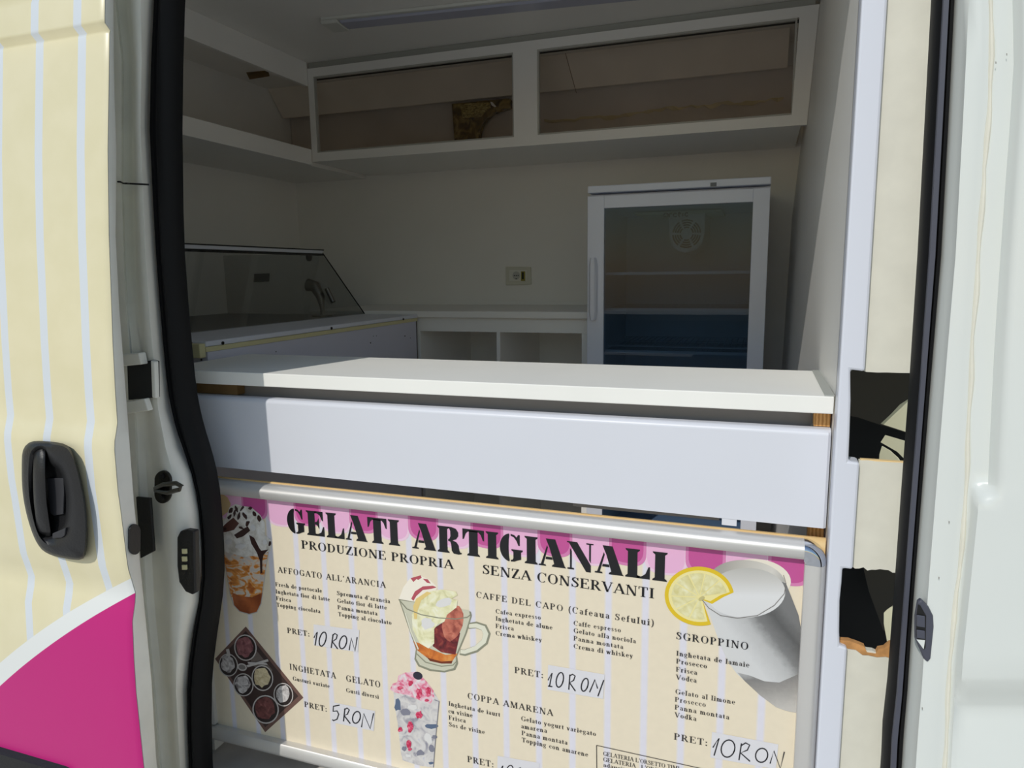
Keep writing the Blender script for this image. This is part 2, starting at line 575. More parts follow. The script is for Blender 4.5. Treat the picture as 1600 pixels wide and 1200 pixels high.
flat('bracket_shade_plate', [(203, 571), (242, 562), (249, 564), (250, 620), (205, 624)], -0.157, 0.006, M_DARK, van)  # flat dark plate painted as the shade of the bracket's hollow
flat('bracket_tab', [(198, 553), (228, 550), (232, 568), (199, 571)], -0.165, 0.016, M_JAMB, van, .002)
flat('bracket_tab', [(203, 627), (234, 621), (240, 640), (205, 645)], -0.165, 0.012, M_JAMB, van, .002)
flat('bracket_lip', [(242, 562), (248, 564), (250, 621), (244, 620)], -0.160, 0.010, M_JAMB, van, .002)
st = []
for k in range(24):
    a = 2 * PI * k / 24
    st.append((257 + 12.5 * math.cos(a), 760 + (15.5 if True else 0) * math.sin(a) + (10 if math.sin(a) > 0 else -10)))
sp = flat('striker_plate', st, -0.158, 0.006, M_DSTEEL, van, .0015)
for y in (744, 777):
    MB().disc(PY(254, y, -0.165), 0.0052, 'Y', 0.004, 16).build('screw_head', M_BLK, sp)
p0, p1 = PY(243, 763, -0.164), PY(284, 760, -0.186)
mb = MB()
mb.tube([p0, PY(255, 757, -.178), PY(275, 755, -.184), p1, PY(280, 765, -.184), PY(262, 770, -.178), p0 + V3(0, 0, -.004)], 0.0042, 10)
mb.build('striker_loop', M_STEEL, sp, smooth=True)
flat('rubber_pad', [(216, 775), (238, 777), (244, 860), (223, 871)], -0.163, 0.006, M_PLA, van, .0015)
pts = [(285, 836), (290, 826), (299, 824), (312, 826), (314, 920), (309, 925), (298, 920), (288, 905), (285, 880)]
cb = flat('contact_block', pts, -0.154, 0.014, M_PLA, van, .003)
for y in (861, 873, 886):
    flat('contact_pin', [(285.5, y - 4), (293, y - 4), (293.5, y + 3.5), (286, y + 3.5)], -0.169, 0.003, M_IVORY, cb, .0006)
tag(cb, 'black oval contact block with three cream contact pads')

# sheet steel of the front pillar seen through the rough holes: slanting flanges with slots between them, dark sheets painted for the shaded side
def on_flange(x, y, kx, c):
    """where the sight line meets the upright plane Y + kx * X = c"""
    d = sight(x, y)
    t = (c - EYE.y - kx * EYE.x) / (d.y + kx * d.x)
    return EYE + d * t


FLK, FLC = 2.3, 0.5306
for nm, px_ in (('upper_flange', [(1376, 662), (1394, 645), (1406, 632), (1420, 623), (1446, 612), (1446, 682), (1419, 676)]),  # upper piece cut along the edge of the sunlit patch
                ('middle_flange', [(1383, 680), (1417, 690), (1446, 699), (1440, 745), (1420, 724), (1402, 706), (1376, 691)]),
                ('lower_flange', [(1378, 697), (1390, 704), (1402, 715), (1412, 729), (1418, 760), (1372, 760), (1374, 710)])):
    MB().prism([on_flange(x, y, FLK, FLC) for x, y in px_], (.0012, .0005, 0)).build(nm, M_PILLAR_IN, van)
MB().prism([PY(x, y, .10) for x, y in ((1381, 958), (1386, 953), (1400, 943), (1424, 926), (1416, 1020), (1386, 1002), (1381, 975))], (0, .0012, 0)).build('rear_flange', M_PILLAR_IN, van)
MB().prism([PY(x, y, .22) for x, y in ((1300, 560), (1470, 560), (1460, 690), (1376, 664), (1340, 652), (1300, 645))], (0, .004, 0)).build('shaded_sheet', mat('shaded_sheet_brown', (92, 86, 78), .7), van)  # dark brown sheet stands in for the shaded part of the steel
MB().prism([PY(x, y, .22) for x, y in ((1345, 870), (1470, 870), (1450, 1010), (1380, 985), (1358, 925))], (0, .004, 0)).build('shaded_sheet', mat('shaded_sheet_brown', (92, 86, 78), .7), van)  # the same painted shade behind the lower hole
MB().box(.128, .30, .30, .31, .60, 2.30).build('cavity_shade_sheet', M_DARK, van)  # dark sheet standing for the unlit depth of the pillar

# ------------------------------------------------------------------ cream board with the two rough holes
tp = thing('trim_panel', (.18, -.02, .55), 'tall cream board beside the doorway with two rough-cut holes in it', 'panel')
R1 = 0.231


def rag(x0, x1, z, amp, n):
    return [(x0 + (x1 - x0) * i / n, z + random.uniform(-amp, amp)) for i in range(n + 1)]


pl = [(.1475, .55), (.246, .55), (.246, 2.475), (.1435, 2.475), (.1470, H1T - .001)]
pl += rag(.150, R1, H1T - .002, .0004, 6)
pl += rag(R1, .1500, H1B + .001, .0006, 8) + [(.1480, H1B), (.1480, H2T)]
pl += rag(.152, R1, H2T - .001, .0028, 14)
pl += rag(R1, .1500, H2B - .004, .003, 12) + [(.1478, H2B)]
MB().prism([(x, -0.012, z) for x, z in pl], (0, -0.010, 0)).build('board', M_CREAM, tp)
fr = [(.136, H2B + .006), (.150, H2B + .007), (.163, H2B + .004), (.172, H2B + .001), (.176, H2B - .008), (.188, H2B - .008), (.191, H2B + .000), (.199, H2B + .003), (.206, H2B + .012), (.218, H2B + .016), (.228, H2B + .014),
      (.228, H2B - .012), (.214, H2B - .013), (.202, H2B - .010), (.190, H2B - .013), (.178, H2B - .012), (.170, H2B - .013), (.160, H2B - .006), (.149, H2B - .006), (.137, H2B - .002)]
MB().prism([(x, -0.0128, z) for x, z in fr], (0, -0.0105, 0)).build('torn_edge', M_FIBRE, tp)
MB().box(.150, R1, -0.0200, -0.0125, H1B - .0005, H1B + .0022).build('raw_edge', M_PLY, tp)

# ------------------------------------------------------------------ counter, apron, menu board
ct = thing('counter', (-.55, .14, .55), 'white laminate serving counter slab across the doorway, half in sun', 'counter')
MB().box(-1.205, .1115, 0.0, .292, 1.433, 1.460).build('counter_top', M_TOP, ct, bevel=.0015)
MB().box(.0985, .1118, .001, .290, 1.4601, 1.4618).build('end_trim', mat('grey_end_trim', (172, 175, 170), .5), ct)
MB().box(-1.19, .084, .052, .064, 1.262, 1.4325).build('rear_board', M_FGREY, ct)
MB().box(.0865, .1105, .0265, .050, 1.4075, 1.4325).build('support_block', M_WOOD, ct, bevel=.001)
MB().box(.0865, .1105, .0265, .050, .70, 1.256).build('support_post', M_WOOD, ct, bevel=.001)
MB().box(-1.125, -1.02, .0265, .05, 1.4075, 1.4325).build('support_block', M_BROWN, ct, bevel=.001)
MB().box(-1.19, -1.16, .0265, .06, .56, 1.4325).build('side_leg', M_LAM, ct)
MB().box(-1.155, .084, .006, .016, .672, 1.19).build('lower_panel', M_PLY, ct)
MB().box(-.30, -.05, .02, .04, 1.2405, 1.252).build('cross_rail', M_FGREY, ct)

MB().box(-1.176, -1.131, .0008, .020, .655, 1.24).build('side_strip', M_CREAM, ct)

ap = thing('apron_panel', (-.52, 0, 1.25), 'long white painted board with rounded top edge below the counter slab', 'panel')
prof = [(.026, 1.2535)]
prof += [(.0, 1.2535), (.0, 1.398)]
for k in range(1, 7):
    a = k / 6 * PI / 2
    prof.append((.0105 - .0105 * math.cos(a), 1.398 + .0095 * math.sin(a)))
prof += [(.026, 1.4072)]
o = MB().loft([[V3(x, y, z) for y, z in prof] for x in (-1.150, .0945, .1065, .1105)], True, True)
# it hangs a touch lower on the right; the right end rolls back a little
for q in o.v:
    if q.z < 1.3:
        q.z += .0042 - .0065 * (q.x + 1.15) / 1.26
for i, q in enumerate(o.v):
    if abs(q.x - .1105) < 1e-6 and q.y < .012:
        q.y += .004
o.build('board', M_BAND, ap, smooth=True, angle=30)
MB().box(-.045, -.022, .001, .018, 1.2405, 1.2537).build('hanging_tab', M_BAND, ap)

mbd = thing('menu_board', (-.5, -.01, .63), 'aluminium framed ice cream menu board printed GELATI ARTIGIANALI under the counter', 'menu board')
PYS = -0.0125   # face of the printed sheet
ZT, ZB, XL, XRt = 1.2345, .632, -1.128, .1125
MB().box(XL + .004, XRt - .0015, -.0042, .0005, ZB + .012, ZT + .0022).build('backing_board', M_PLY, mbd)


def rail_prof(w):
    """across the rail, from the outside edge inward: (distance, height)"""
    return [(0, 0), (0, .012), (.0012, .0165), (.0030, .0205), (.0052, .0236), (.0078, .0258), (.0105, .0270), (.0135, .0272), (w - .002, .0246), (w, .0225), (w, 0)]


RY = -.0045
RC = .026
mb = MB().loft([[V3(x, RY - h, ZT - d) for d, h in rail_prof(.027)] for x in (XL + .006, XRt - .033)], True, True)
mb.build('frame_rail', M_ALU, mbd, smooth=True, angle=40)
mb = MB().loft([[V3(XRt - d, RY - h, z) for d, h in rail_prof(.0315)] for z in (ZB + .03, ZT - .034)], True, True)
mb.build('frame_rail', M_ALU, mbd, smooth=True, angle=40)
mb = MB().loft([[V3(XL + d, RY - h * .7, z) for d, h in rail_prof(.0215)] for z in (ZB + .036, ZT - .002)], True, True)
mb.build('frame_rail', M_ALU, mbd, smooth=True, angle=40)
mb = MB().loft([[V3(x, RY - h, ZB + d) for d, h in rail_prof(.0335)] for x in (XL - .004, XRt - .033)], True, True)
mb.build('frame_rail', M_ALU, mbd, smooth=True, angle=40)
# rounded chrome corner caps on the right
for zc, sgn in ((ZT, 1), (ZB, -1)):
    mb = MB()
    secs = []
    cx, cz = XRt - .033, zc - sgn * .034
    for k in range(13):
        a = k / 12 * PI / 2
        row = []
        for d, h in rail_prof(.0315):
            r = .033 - d
            row.append(V3(cx + r * math.sin(a), RY - h - .0006, cz + sgn * (r + .001) * math.cos(a)))
        secs.append(row)
    mb.loft(secs, True, True)
    mb.build('corner_cap', M_CHROME, mbd, smooth=True, angle=25)

# --- printed sheet: beige ground with lilac stripes
SX0, SX1, SZ0, SZ1 = XL + .020, XRt - .030, ZB + .032, ZT - .020


def stripe_sheet():
    m = bpy.data.materials.new('printed_striped_paper')
    m.use_nodes = True
    n = m.node_tree.nodes
    l = m.node_tree.links
    b = n['Principled BSDF']
    b.inputs['Roughness'].default_value = 0.3
    tc = n.new('ShaderNodeTexCoord')
    sx = n.new('ShaderNodeSeparateXYZ')
    l.new(tc.outputs['Object'], sx.inputs[0])

    def math_(op, a, bv=None):
        q = n.new('ShaderNodeMath')
        q.operation = op
        if hasattr(a, 'is_output'):
            l.new(a, q.inputs[0])
        else:
            q.inputs[0].default_value = a
        if bv is not None:
            if hasattr(bv, 'is_output'):
                l.new(bv, q.inputs[1])
            else:
                q.inputs[1].default_value = bv
        return q.outputs[0]
    # object origin sits at the board's origin x=-0.5; stripe centres at x = -0.164 + k*0.064
    u = math_('ADD', sx.outputs[0], -0.5 + 0.164 + 64 * .064 + .032)
    u = math_('MODULO', u, .064)
    u = math_('SUBTRACT', u, .032)
    u = math_('ABSOLUTE', u)
    r = n.new('ShaderNodeValToRGB')
    e = r.color_ramp.elements
    e[0].position, e[0].color = 0.0068, srgb(228, 225, 234)
    e[1].position, e[1].color = 0.0076, srgb(238, 225, 200)
    l.new(u, r.inputs[0])
    nz = n.new('ShaderNodeTexNoise')
    nz.inputs['Scale'].default_value = 70
    mx = n.new('ShaderNodeMixRGB')
    mx.blend_type = 'MULTIPLY'
    mx.inputs[0].default_value = .07
    l.new(tc.outputs['Object'], nz.inputs['Vector'])
    l.new(r.outputs[0], mx.inputs[1])
    l.new(nz.outputs[0], mx.inputs[2])
    l.new(mx.outputs[0], b.inputs['Base Color'])
    return m


sheet = MB().box(SX0, SX1, PYS, -.006, SZ0, SZ1).build('poster_sheet', stripe_sheet(), mbd)


def sp_(x, y, lift=0.0):
    """photo point -> the sheet's face, lifted by lift"""
    p = PY(x, y, PYS)
    return V3(min(max(p.x, SX0), SX1), PYS - lift, max(min(p.z, SZ1), SZ0))


LIFT = 0.00025


def art(name, layers, parent=sheet, lift0=0.0003, step=0.00005):
    mats, mb = [], MB()
    for i, (m, poly) in enumerate(layers):
        if m not in mats:
            mats.append(m)
        pts = [sp_(x, y, lift0 + step * i) for x, y in poly]
        mb.add(pts, [list(range(len(pts)))], mats.index(m))
    return mb.build(name, mats, parent)


def blob(cx, cy, rx, ry, n=14, j=0.2, rot=0.0):
    out = []
    for k in range(n):
        a = 2 * PI * k / n
        s = 1 + random.uniform(-j, j)
        x, y = rx * s * math.cos(a), ry * s * math.sin(a)
        out.append((cx + x * math.cos(rot) - y * math.sin(rot), cy + x * math.sin(rot) + y * math.cos(rot)))
    return out


def ell(cx, cy, rx, ry, n=28, rot=0.0, a0=0, a1=360):
    out = []
    full = a1 - a0 >= 360
    for k in range(n if full else n + 1):
        a = math.radians(a0 + (a1 - a0) * k / n)
        x, y = rx * math.cos(a), ry * math.sin(a)
        out.append((cx + x * math.cos(rot) - y * math.sin(rot), cy + x * math.sin(rot) + y * math.cos(rot)))
    return out


def stroke(pts, wds):
    """ribbon polygon around a polyline (2d)"""
    L, Rr = [], []
    N = len(pts)
    for i in range(N):
        ax, ay = pts[max(i - 1, 0)]
        bx, by = pts[min(i + 1, N - 1)]
        dx, dy = bx - ax, by - ay
        d = math.hypot(dx, dy) or 1
        nx, ny = -dy / d, dx / d
        wd = (wds[i] if isinstance(wds, (list, tuple)) else wds) / 2
        L.append((pts[i][0] + nx * wd, pts[i][1] + ny * wd))
        Rr.append((pts[i][0] - nx * wd, pts[i][1] - ny * wd))
    return L + Rr[::-1]


# --- scalloped awning along the top of the print
P_MAG = mat('print_magenta', (196, 84, 150), 0.35)
P_MAG2 = mat('print_magenta_soft', (214, 128, 178), 0.35)
P_PINK = mat('print_pink', (234, 180, 214), 0.35)
P_PINK2 = mat('print_pink_soft', (238, 204, 224), 0.35)
mats = [P_MAG, P_PINK, P_MAG2, P_PINK2]
mb = MB()


def scallop(x0, x1, zb, mi, ins, lift):
    pts = []
    r = (x1 - x0) / 2 - ins
    cx = (x0 + x1) / 2
    zc = zb + ins + .026
    x0c, x1c = cx - r, cx + r
    pts.append((x0c, SZ1))
    for k in range(17):
        a = PI + PI * k / 16
        sx_, sz_ = math.cos(a), math.sin(a)
        sx_ = math.copysign(abs(sx_) ** .72, sx_)
        pts.append((cx + r * sx_, zc + (.026) * math.copysign(abs(sz_) ** .8, sz_)))
    pts.append((x1c, SZ1))
    pts = [(min(max(x, SX0), SX1), min(max(z, SZ0), SZ1)) for x, z in pts]
    mb.add([V3(x, PYS - lift, z) for x, z in pts], [list(range(len(pts)))], mi)


for k in range(-16, 11):
    x0 = -.164 + .064 * k
    if x0 + .064 < SX0 or x0 > SX1:
        continue
    if k % 2 == 0:
        scallop(x0 - .003, x0 + .067, 1.148, 3, 0.0, .0003)
        scallop(x0 - .003, x0 + .067, 1.148, 1, 0.004, .0004)
for k in range(-16, 11):
    x0 = -.164 + .064 * k
    if x0 + .064 < SX0 + .01 or x0 > SX1:
        continue
    if k % 2:
        scallop(x0, x0 + .064, 1.156, 2, 0.0, .0005)
        scallop(x0, x0 + .064, 1.156, 0, 0.005, .0006)
mb.build('printed_scallops', mats, sheet)

# --- serif lettering -------------------------------------------------
GT, Gt = .165, .06     # thick and thin strokes for a cap height of 1


def G_v(x, y0, y1, s='b', T=None):
    T = T or GT
    out = [[(x - T / 2, y0), (x + T / 2, y0), (x + T / 2, y1), (x - T / 2, y1)]]
    if 'b' in s or 'u' in s:
        out.append(G_sf(x, y0, T))
    if 'b' in s or 't' in s:
        out.append(G_sf(x, y1 - .05, T))
    return out


def G_sf(x, y, T=None, e=.085):
    T = T or GT
    return [(x - T / 2 - e, y), (x + T / 2 + e, y), (x + T / 2 + e, y + .05), (x - T / 2 - e, y + .05)]


def G_L(x0, y0, x1, y1, wd):
    return [stroke([(x0, y0), (x1, y1)], wd)]


def G_h(x0, x1, y, wd=.055):
    return [[(x0, y - wd / 2), (x1, y - wd / 2), (x1, y + wd / 2), (x0, y + wd / 2)]]


def G_a(cx, cy, rx, ry, a0, a1, T=None, n=18):
    T = T or GT
    o, i = [], []
    for k in range(n + 1):
        a = math.radians(a0 + (a1 - a0) * k / n)
        ca, sa = math.cos(a), math.sin(a)
        wd = Gt * .9 + (T - Gt) * abs(ca) ** 1.5
        o.append((cx + (rx) * ca, cy + ry * sa))
        i.append((cx + (rx - wd) * ca, cy + (ry - wd * .55 - .01) * sa))
    return [o + i[::-1]]


def G_p(pts):
    return [stroke([(a, b) for a, b, c in pts], [c for a, b, c in pts])]


def G_d(x, y, r=.09):
    return [[(x + r * math.cos(k * PI / 5), y + r * math.sin(k * PI / 5)) for k in range(10)]]


def glyphs():
    T, t = GT, Gt
    g = {}
    g['A'] = (G_L(.09, .02, .41, 1, t) + G_L(.40, 1, .72, .02, T) + G_h(.2, .6, .34) + [G_sf(.09, 0, .06), G_sf(.72, 0, T, .07)], .83)
    g['B'] = (G_v(.17, 0, 1) + G_a(.28, .75, .28, .25, -90, 90) + G_a(.28, .26, .34, .26, -90, 90) + G_h(.17, .3, .975) + G_h(.17, .3, .5) + G_h(.17, .3, .025), .7)
    g['C'] = (G_a(.42, .5, .37, .52, 48, 312) + G_L(.70, .68, .70, .98, .06), .78)
    g['D'] = (G_v(.17, 0, 1) + G_a(.30, .5, .44, .5, -90, 90) + G_h(.17, .32, .975) + G_h(.17, .32, .025), .82)
    g['E'] = (G_v(.17, 0, 1) + G_h(.17, .62, .975) + G_h(.17, .46, .52) + G_h(.17, .66, .025) + G_L(.61, .76, .61, 1, t) + G_L(.65, 0, .65, .26, t) + G_L(.46, .4, .46, .64, t), .74)
    g['F'] = (G_v(.17, 0, 1) + G_h(.17, .6, .975) + G_h(.17, .44, .5) + G_L(.59, .74, .59, 1, t) + G_L(.44, .38, .44, .62, t), .67)
    g['G'] = (G_a(.42, .5, .37, .52, 48, 312) + G_L(.70, .68, .70, .98, .06) + G_v(.69, .04, .42, 't'), .86)
    g['H'] = (G_v(.17, 0, 1) + G_v(.68, 0, 1) + G_h(.17, .68, .5), .86)
    g['I'] = (G_v(.2, 0, 1), .42)
    g['L'] = (G_v(.17, 0, 1) + G_h(.17, .63, .025) + G_L(.62, 0, .62, .28, t), .7)
    g['M'] = (G_L(.14, 0, .14, 1, t) + G_L(.18, 1, .5, .02, T) + G_L(.5, .02, .8, 1, t) + G_v(.84, 0, 1) + [G_sf(.14, 0, .06), G_sf(.14, .95, .06)], 1.02)
    g['N'] = (G_L(.14, 0, .14, 1, t) + G_L(.16, 1, .68, .0, T) + G_L(.70, 0, .70, 1, t) + [G_sf(.14, 0, .06), G_sf(.12, .95, .06), G_sf(.70, .95, .06)], .84)
    g['O'] = (G_a(.42, .5, .38, .52, 0, 360, n=30), .86)
    g['P'] = (G_v(.17, 0, 1) + G_a(.30, .74, .33, .26, -90, 90) + G_h(.17, .32, .975) + G_h(.17, .32, .505), .70)
    g['R'] = (G_v(.17, 0, 1) + G_a(.30, .74, .32, .26, -90, 90) + G_h(.17, .32, .975) + G_h(.17, .32, .505) + G_L(.36, .5, .68, .02, T * .95) + [G_sf(.71, 0, .1, .05)], .80)
    g['S'] = (G_p([(.52, .78, t), (.47, .93, t), (.32, .985, t), (.17, .9, .12), (.14, .76, .14), (.25, .62, T), (.42, .47, T), (.53, .31, .14), (.49, .12, .12), (.32, .02, t), (.16, .07, t), (.10, .24, t)]) + G_L(.54, .7, .54, .99, .05) + G_L(.09, .02, .09, .32, .05), .64)
    g['T'] = (G_v(.36, 0, 1, 'u') + G_h(.05, .67, .975) + G_L(.06, .74, .06, 1, t) + G_L(.66, .74, .66, 1, t), .72)
    g['U'] = (G_v(.18, .3, 1, 't') + G_p([(.18, .34, T), (.2, .14, .13), (.34, .03, .09), (.5, .05, t), (.62, .18, t), (.64, .4, t), (.64, 1, t)]) + [G_sf(.64, .95, .06)], .80)
    g['V'] = (G_L(.12, .98, .42, 0, T) + G_L(.42, 0, .7, .98, t) + [G_sf(.12, .95, T, .07), G_sf(.7, .95, .06)], .80)
    g['Z'] = (G_h(.08, .64, .975) + G_h(.06, .66, .025) + G_L(.56, .98, .14, .02, T) + G_L(.09, .76, .09, 1, t) + G_L(.65, 0, .65, .26, t), .72)
    X = .66
    g['a'] = (G_p([(.10, .5, .12), (.16, .62, t), (.28, .64, .08), (.37, .54, T * .9), (.375, .1, T * .9), (.42, .03, .09), (.5, .06, t)]) + G_a(.22, .19, .17, .19, 70, 330, T * .85), .52)
    g['b'] = (G_v(.15, .0, 1, 't') + G_a(.29, .33, .23, .34, -140, 140), .57)
    g['c'] = (G_a(.27, .33, .23, .34, 45, 318) + G_d(.40, .5, .07), .48)
    g['d'] = (G_v(.43, 0, 1) + G_a(.27, .33, .23, .34, 40, 320), .59)
    g['e'] = (G_a(.27, .33, .23, .34, 0, 318) + G_h(.1, .48, .36, .05), .52)
    g['f'] = (G_v(.16, 0, .82, 'u') + G_p([(.16, .78, T), (.2, .93, .1), (.3, .98, t), (.38, .93, .09)]) + G_h(.02, .34, .62), .36)
    g['g'] = (G_a(.24, .43, .2, .24, 0, 360, T * .8) + G_p([(.14, .24, t), (.11, .12, .1), (.3, .05, .12), (.43, -.06, .1), (.38, -.24, t), (.2, -.28, t), (.08, -.2, t), (.1, -.06, t), (.2, .02, t)]) + G_h(.34, .5, .6, .07), .53)
    g['h'] = (G_v(.15, 0, 1) + G_p([(.2, .5, t), (.32, .65, .09), (.43, .52, T * .9), (.44, 0, T)]) + [G_sf(.44, 0)], .61)
    g['i'] = (G_v(.16, 0, X) + G_d(.15, .88, .095), .32)
    g['k'] = (G_v(.15, 0, 1) + G_L(.18, .26, .44, .62, t) + G_L(.26, .4, .47, .02, T * .9) + [G_sf(.48, 0, .12, .06), G_sf(.42, .6, .1, .05)], .61)
    g['l'] = (G_v(.16, 0, 1), .32)
    g['m'] = (G_v(.15, 0, X) + G_p([(.2, .5, t), (.30, .65, .09), (.40, .52, T * .9), (.41, 0, T)]) + G_p([(.45, .5, t), (.57, .65, .09), (.66, .52, T * .9), (.67, 0, T)]) + [G_sf(.41, 0), G_sf(.67, 0)], .84)
    g['n'] = (G_v(.15, 0, X) + G_p([(.2, .5, t), (.32, .65, .09), (.43, .52, T * .9), (.44, 0, T)]) + [G_sf(.44, 0)], .61)
    g['o'] = (G_a(.28, .33, .24, .34, 0, 360, n=26), .56)
    g['p'] = (G_v(.15, -.3, X) + G_a(.29, .33, .23, .34, -140, 140), .57)
    g['r'] = (G_v(.15, 0, X) + G_p([(.2, .46, t), (.29, .62, .09), (.38, .6, .12)]), .44)
    g['s'] = (G_p([(.36, .5, t), (.31, .62, t), (.2, .64, .07), (.11, .55, .1), (.14, .43, .13), (.28, .3, .14), (.34, .17, .11), (.27, .04, .07), (.16, .02, t), (.08, .12, t)]), .44)
    g['t'] = (G_p([(.17, .86, t), (.17, .6, T), (.17, .15, T), (.22, .04, .1), (.32, .06, t)]) + G_h(.02, .34, .62), .38)
    g['u'] = (G_p([(.15, .64, T), (.16, .18, T), (.22, .04, .1), (.34, .05, t), (.42, .16, t)]) + G_v(.45, 0, X, 'u') + [G_sf(.12, .6, .12, .05), G_sf(.42, .6, .12, .05)], .61)
    g['v'] = (G_L(.12, .64, .28, 0, T) + G_L(.28, 0, .44, .64, t) + [G_sf(.12, .6, .12, .06), G_sf(.44, .6, .06, .06)], .55)
    g['w'] = (G_L(.10, .64, .23, 0, T) + G_L(.23, 0, .36, .64, t) + G_L(.36, .64, .49, 0, T) + G_L(.49, 0, .63, .64, t) + [G_sf(.1, .6, .12, .06), G_sf(.37, .6, .1, .06), G_sf(.63, .6, .06, .06)], .74)
    g['x'] = (G_L(.12, .64, .42, .02, T) + G_L(.1, .02, .42, .64, t) + [G_sf(.12, .6, .1, .06), G_sf(.42, .6, .06, .06), G_sf(.1, 0, .06, .06), G_sf(.43, 0, .1, .06)], .55)
    g['y'] = (G_L(.12, .64, .28, .02, T) + G_p([(.44, .64, t), (.28, .0, t), (.2, -.22, .08), (.08, -.24, .1)]) + [G_sf(.12, .6, .12, .06), G_sf(.44, .6, .06, .06)], .55)
    g['z'] = (G_h(.06, .42, .635) + G_h(.05, .44, .025) + G_L(.37, .62, .12, .04, T), .5)
    g['('] = (G_p([(.32, 1.05, t), (.18, .8, .12), (.13, .4, .14), (.18, .0, .12), (.32, -.25, t)]), .36)
    g[')'] = (G_p([(.06, 1.05, t), (.2, .8, .12), (.25, .4, .14), (.2, .0, .12), (.06, -.25, t)]), .36)
    g[':'] = (G_d(.16, .09, .09) + G_d(.16, .56, .09), .33)
    g["'"] = (G_p([(.16, 1.02, .12), (.15, .86, .1), (.1, .72, .04)]), .28)
    return g


GLY = glyphs()


def width_of(s, trk):
    return sum((GLY[c][1] if c in GLY else .34) + trk for c in s) - trk


def letter(name, lines, m, thin=1.0, trk=0.06, lift=0.0009):
    """lines: (text, left baseline px, right baseline px, cap height px) -> one mesh of flat print"""
    mb = MB()
    for s, a, b, cap in lines:
        A, B = PY(a[0], a[1], PYS), PY(b[0], b[1], PYS)
        up_ = PY(a[0], a[1] - cap, PYS)
        H = (up_ - A).length
        d = B - A
        wd = d.length
        d.normalize()
        nrm = V3(-d.z, 0, d.x)
        W = width_of(s, trk)
        kx = wd / W
        x = 0.0
        for c in s:
            if c in GLY:
                for poly in GLY[c][0]:
                    pts = []
                    for px, py in poly:
                        q = A + d * (kx * (x + px)) + nrm * (H * py)
                        pts.append(V3(q.x, PYS - lift, q.z))
                    if all(SX0 < q.x < SX1 and SZ0 < q.z < SZ1 for q in pts):
                        mb.add(pts, [list(range(len(pts)))])
                x += GLY[c][1] + trk
            else:
                x += .34 + trk
    return mb.build(name, m, sheet)


# stencil heading
def stencil():
    g = {}
    stem = lambda x0, x1: [[(x0 - .09, 1), (x1 + .09, 1), (x1 + .08, .955), (x1, .90), (x1, .10), (x1 + .08, .045), (x1 + .09, 0), (x0 - .09, 0), (x0 - .08, .045), (x0, .10), (x0, .90), (x0 - .08, .955)]]
    g['G'] = ([ell(.46, .5, .45, .52, 20, 0, 98, 262) + [(.42, .03), (.39, .20), (.38, .5), (.39, .80), (.42, .97)],
               [(.47, 1.01), (.62, .98), (.72, .90), (.78, 1.0), (.85, 1.0), (.85, .60), (.79, .60), (.72, .76), (.60, .90), (.47, .94)],
               [(.47, -.01), (.62, .0), (.74, .05), (.90, .10), (.90, .36), (.97, .40), (.97, .45), (.50, .45), (.50, .40), (.58, .36), (.58, .12), (.54, .06), (.47, .05)]], 1.0)
    arm = lambda x: [[(x, 1), (x + .42, 1), (x + .42, .62), (x + .36, .64), (x + .26, .84), (x + .14, .91), (x, .92)], [(x, .56), (x + .1, .58), (x + .2, .74), (x + .2, .28), (x + .1, .44), (x, .46)], [(x, 0), (x + .46, 0), (x + .46, .40), (x + .40, .38), (x + .30, .16), (x + .14, .09), (x, .08)]]
    g['E'] = (stem(.11, .47) + arm(.48), 1.0)
    g['L'] = (stem(.11, .47) + [[(.60, 0), (.94, 0), (.94, .44), (.88, .42), (.78, .18), (.66, .09), (.60, .07)], [(.46, 0), (.60, 0), (.60, .07), (.46, .10)]], .98)
    g['A'] = ([[(.28, 1), (.66, 1), (1.04, .06), (1.10, .0), (.52, 0), (.55, .06), (.62, .10), (.57, .26), (.42, .70), (.37, .80)],
               [(.33, .76), (.365, .68), (.18, .06), (.27, .05), (.29, 0), (-.02, 0), (0, .05), (.08, .06)],
               [(.29, .34), (.53, .34), (.555, .25), (.27, .25)]], 1.10)
    g['T'] = ([[(.28, .95), (.66, .95), (.66, .10), (.74, .045), (.75, 0), (.19, 0), (.20, .045), (.28, .10)], [(.0, 1), (.94, 1), (.94, .60), (.88, .62), (.80, .82), (.70, .91), (.24, .91), (.14, .82), (.06, .62), (.0, .60)]], .96)
    g['I'] = (stem(.11, .47), .58)
    g['R'] = (stem(.11, .47) + [[(.51, 1), (.66, 1), (.86, .95), (.96, .82), (.96, .68), (.86, .55), (.70, .50), (.88, .44), (.97, .32), (.99, .14), (1.04, .06), (1.10, .06), (1.09, .01), (.96, -.02), (.74, .0), (.66, .10), (.64, .34), (.60, .44), (.51, .46), (.51, .53), (.57, .55), (.61, .64), (.61, .84), (.57, .93), (.51, .95)]], 1.12)
    g['N'] = ([[(.0, 1), (.40, 1), (.94, .22), (.94, -.03), (.76, -.03), (.14, .86), (.08, .95), (.0, .96)], [(.12, .76), (.19, .66), (.19, .06), (.28, .05), (.28, 0), (.02, 0), (.02, .05), (.12, .06)], [(.87, .40), (.94, .30), (.94, .95), (1.04, .96), (1.04, 1), (.76, 1), (.76, .96), (.87, .95)]], 1.08)
    return g


ST = stencil()
mb = MB()


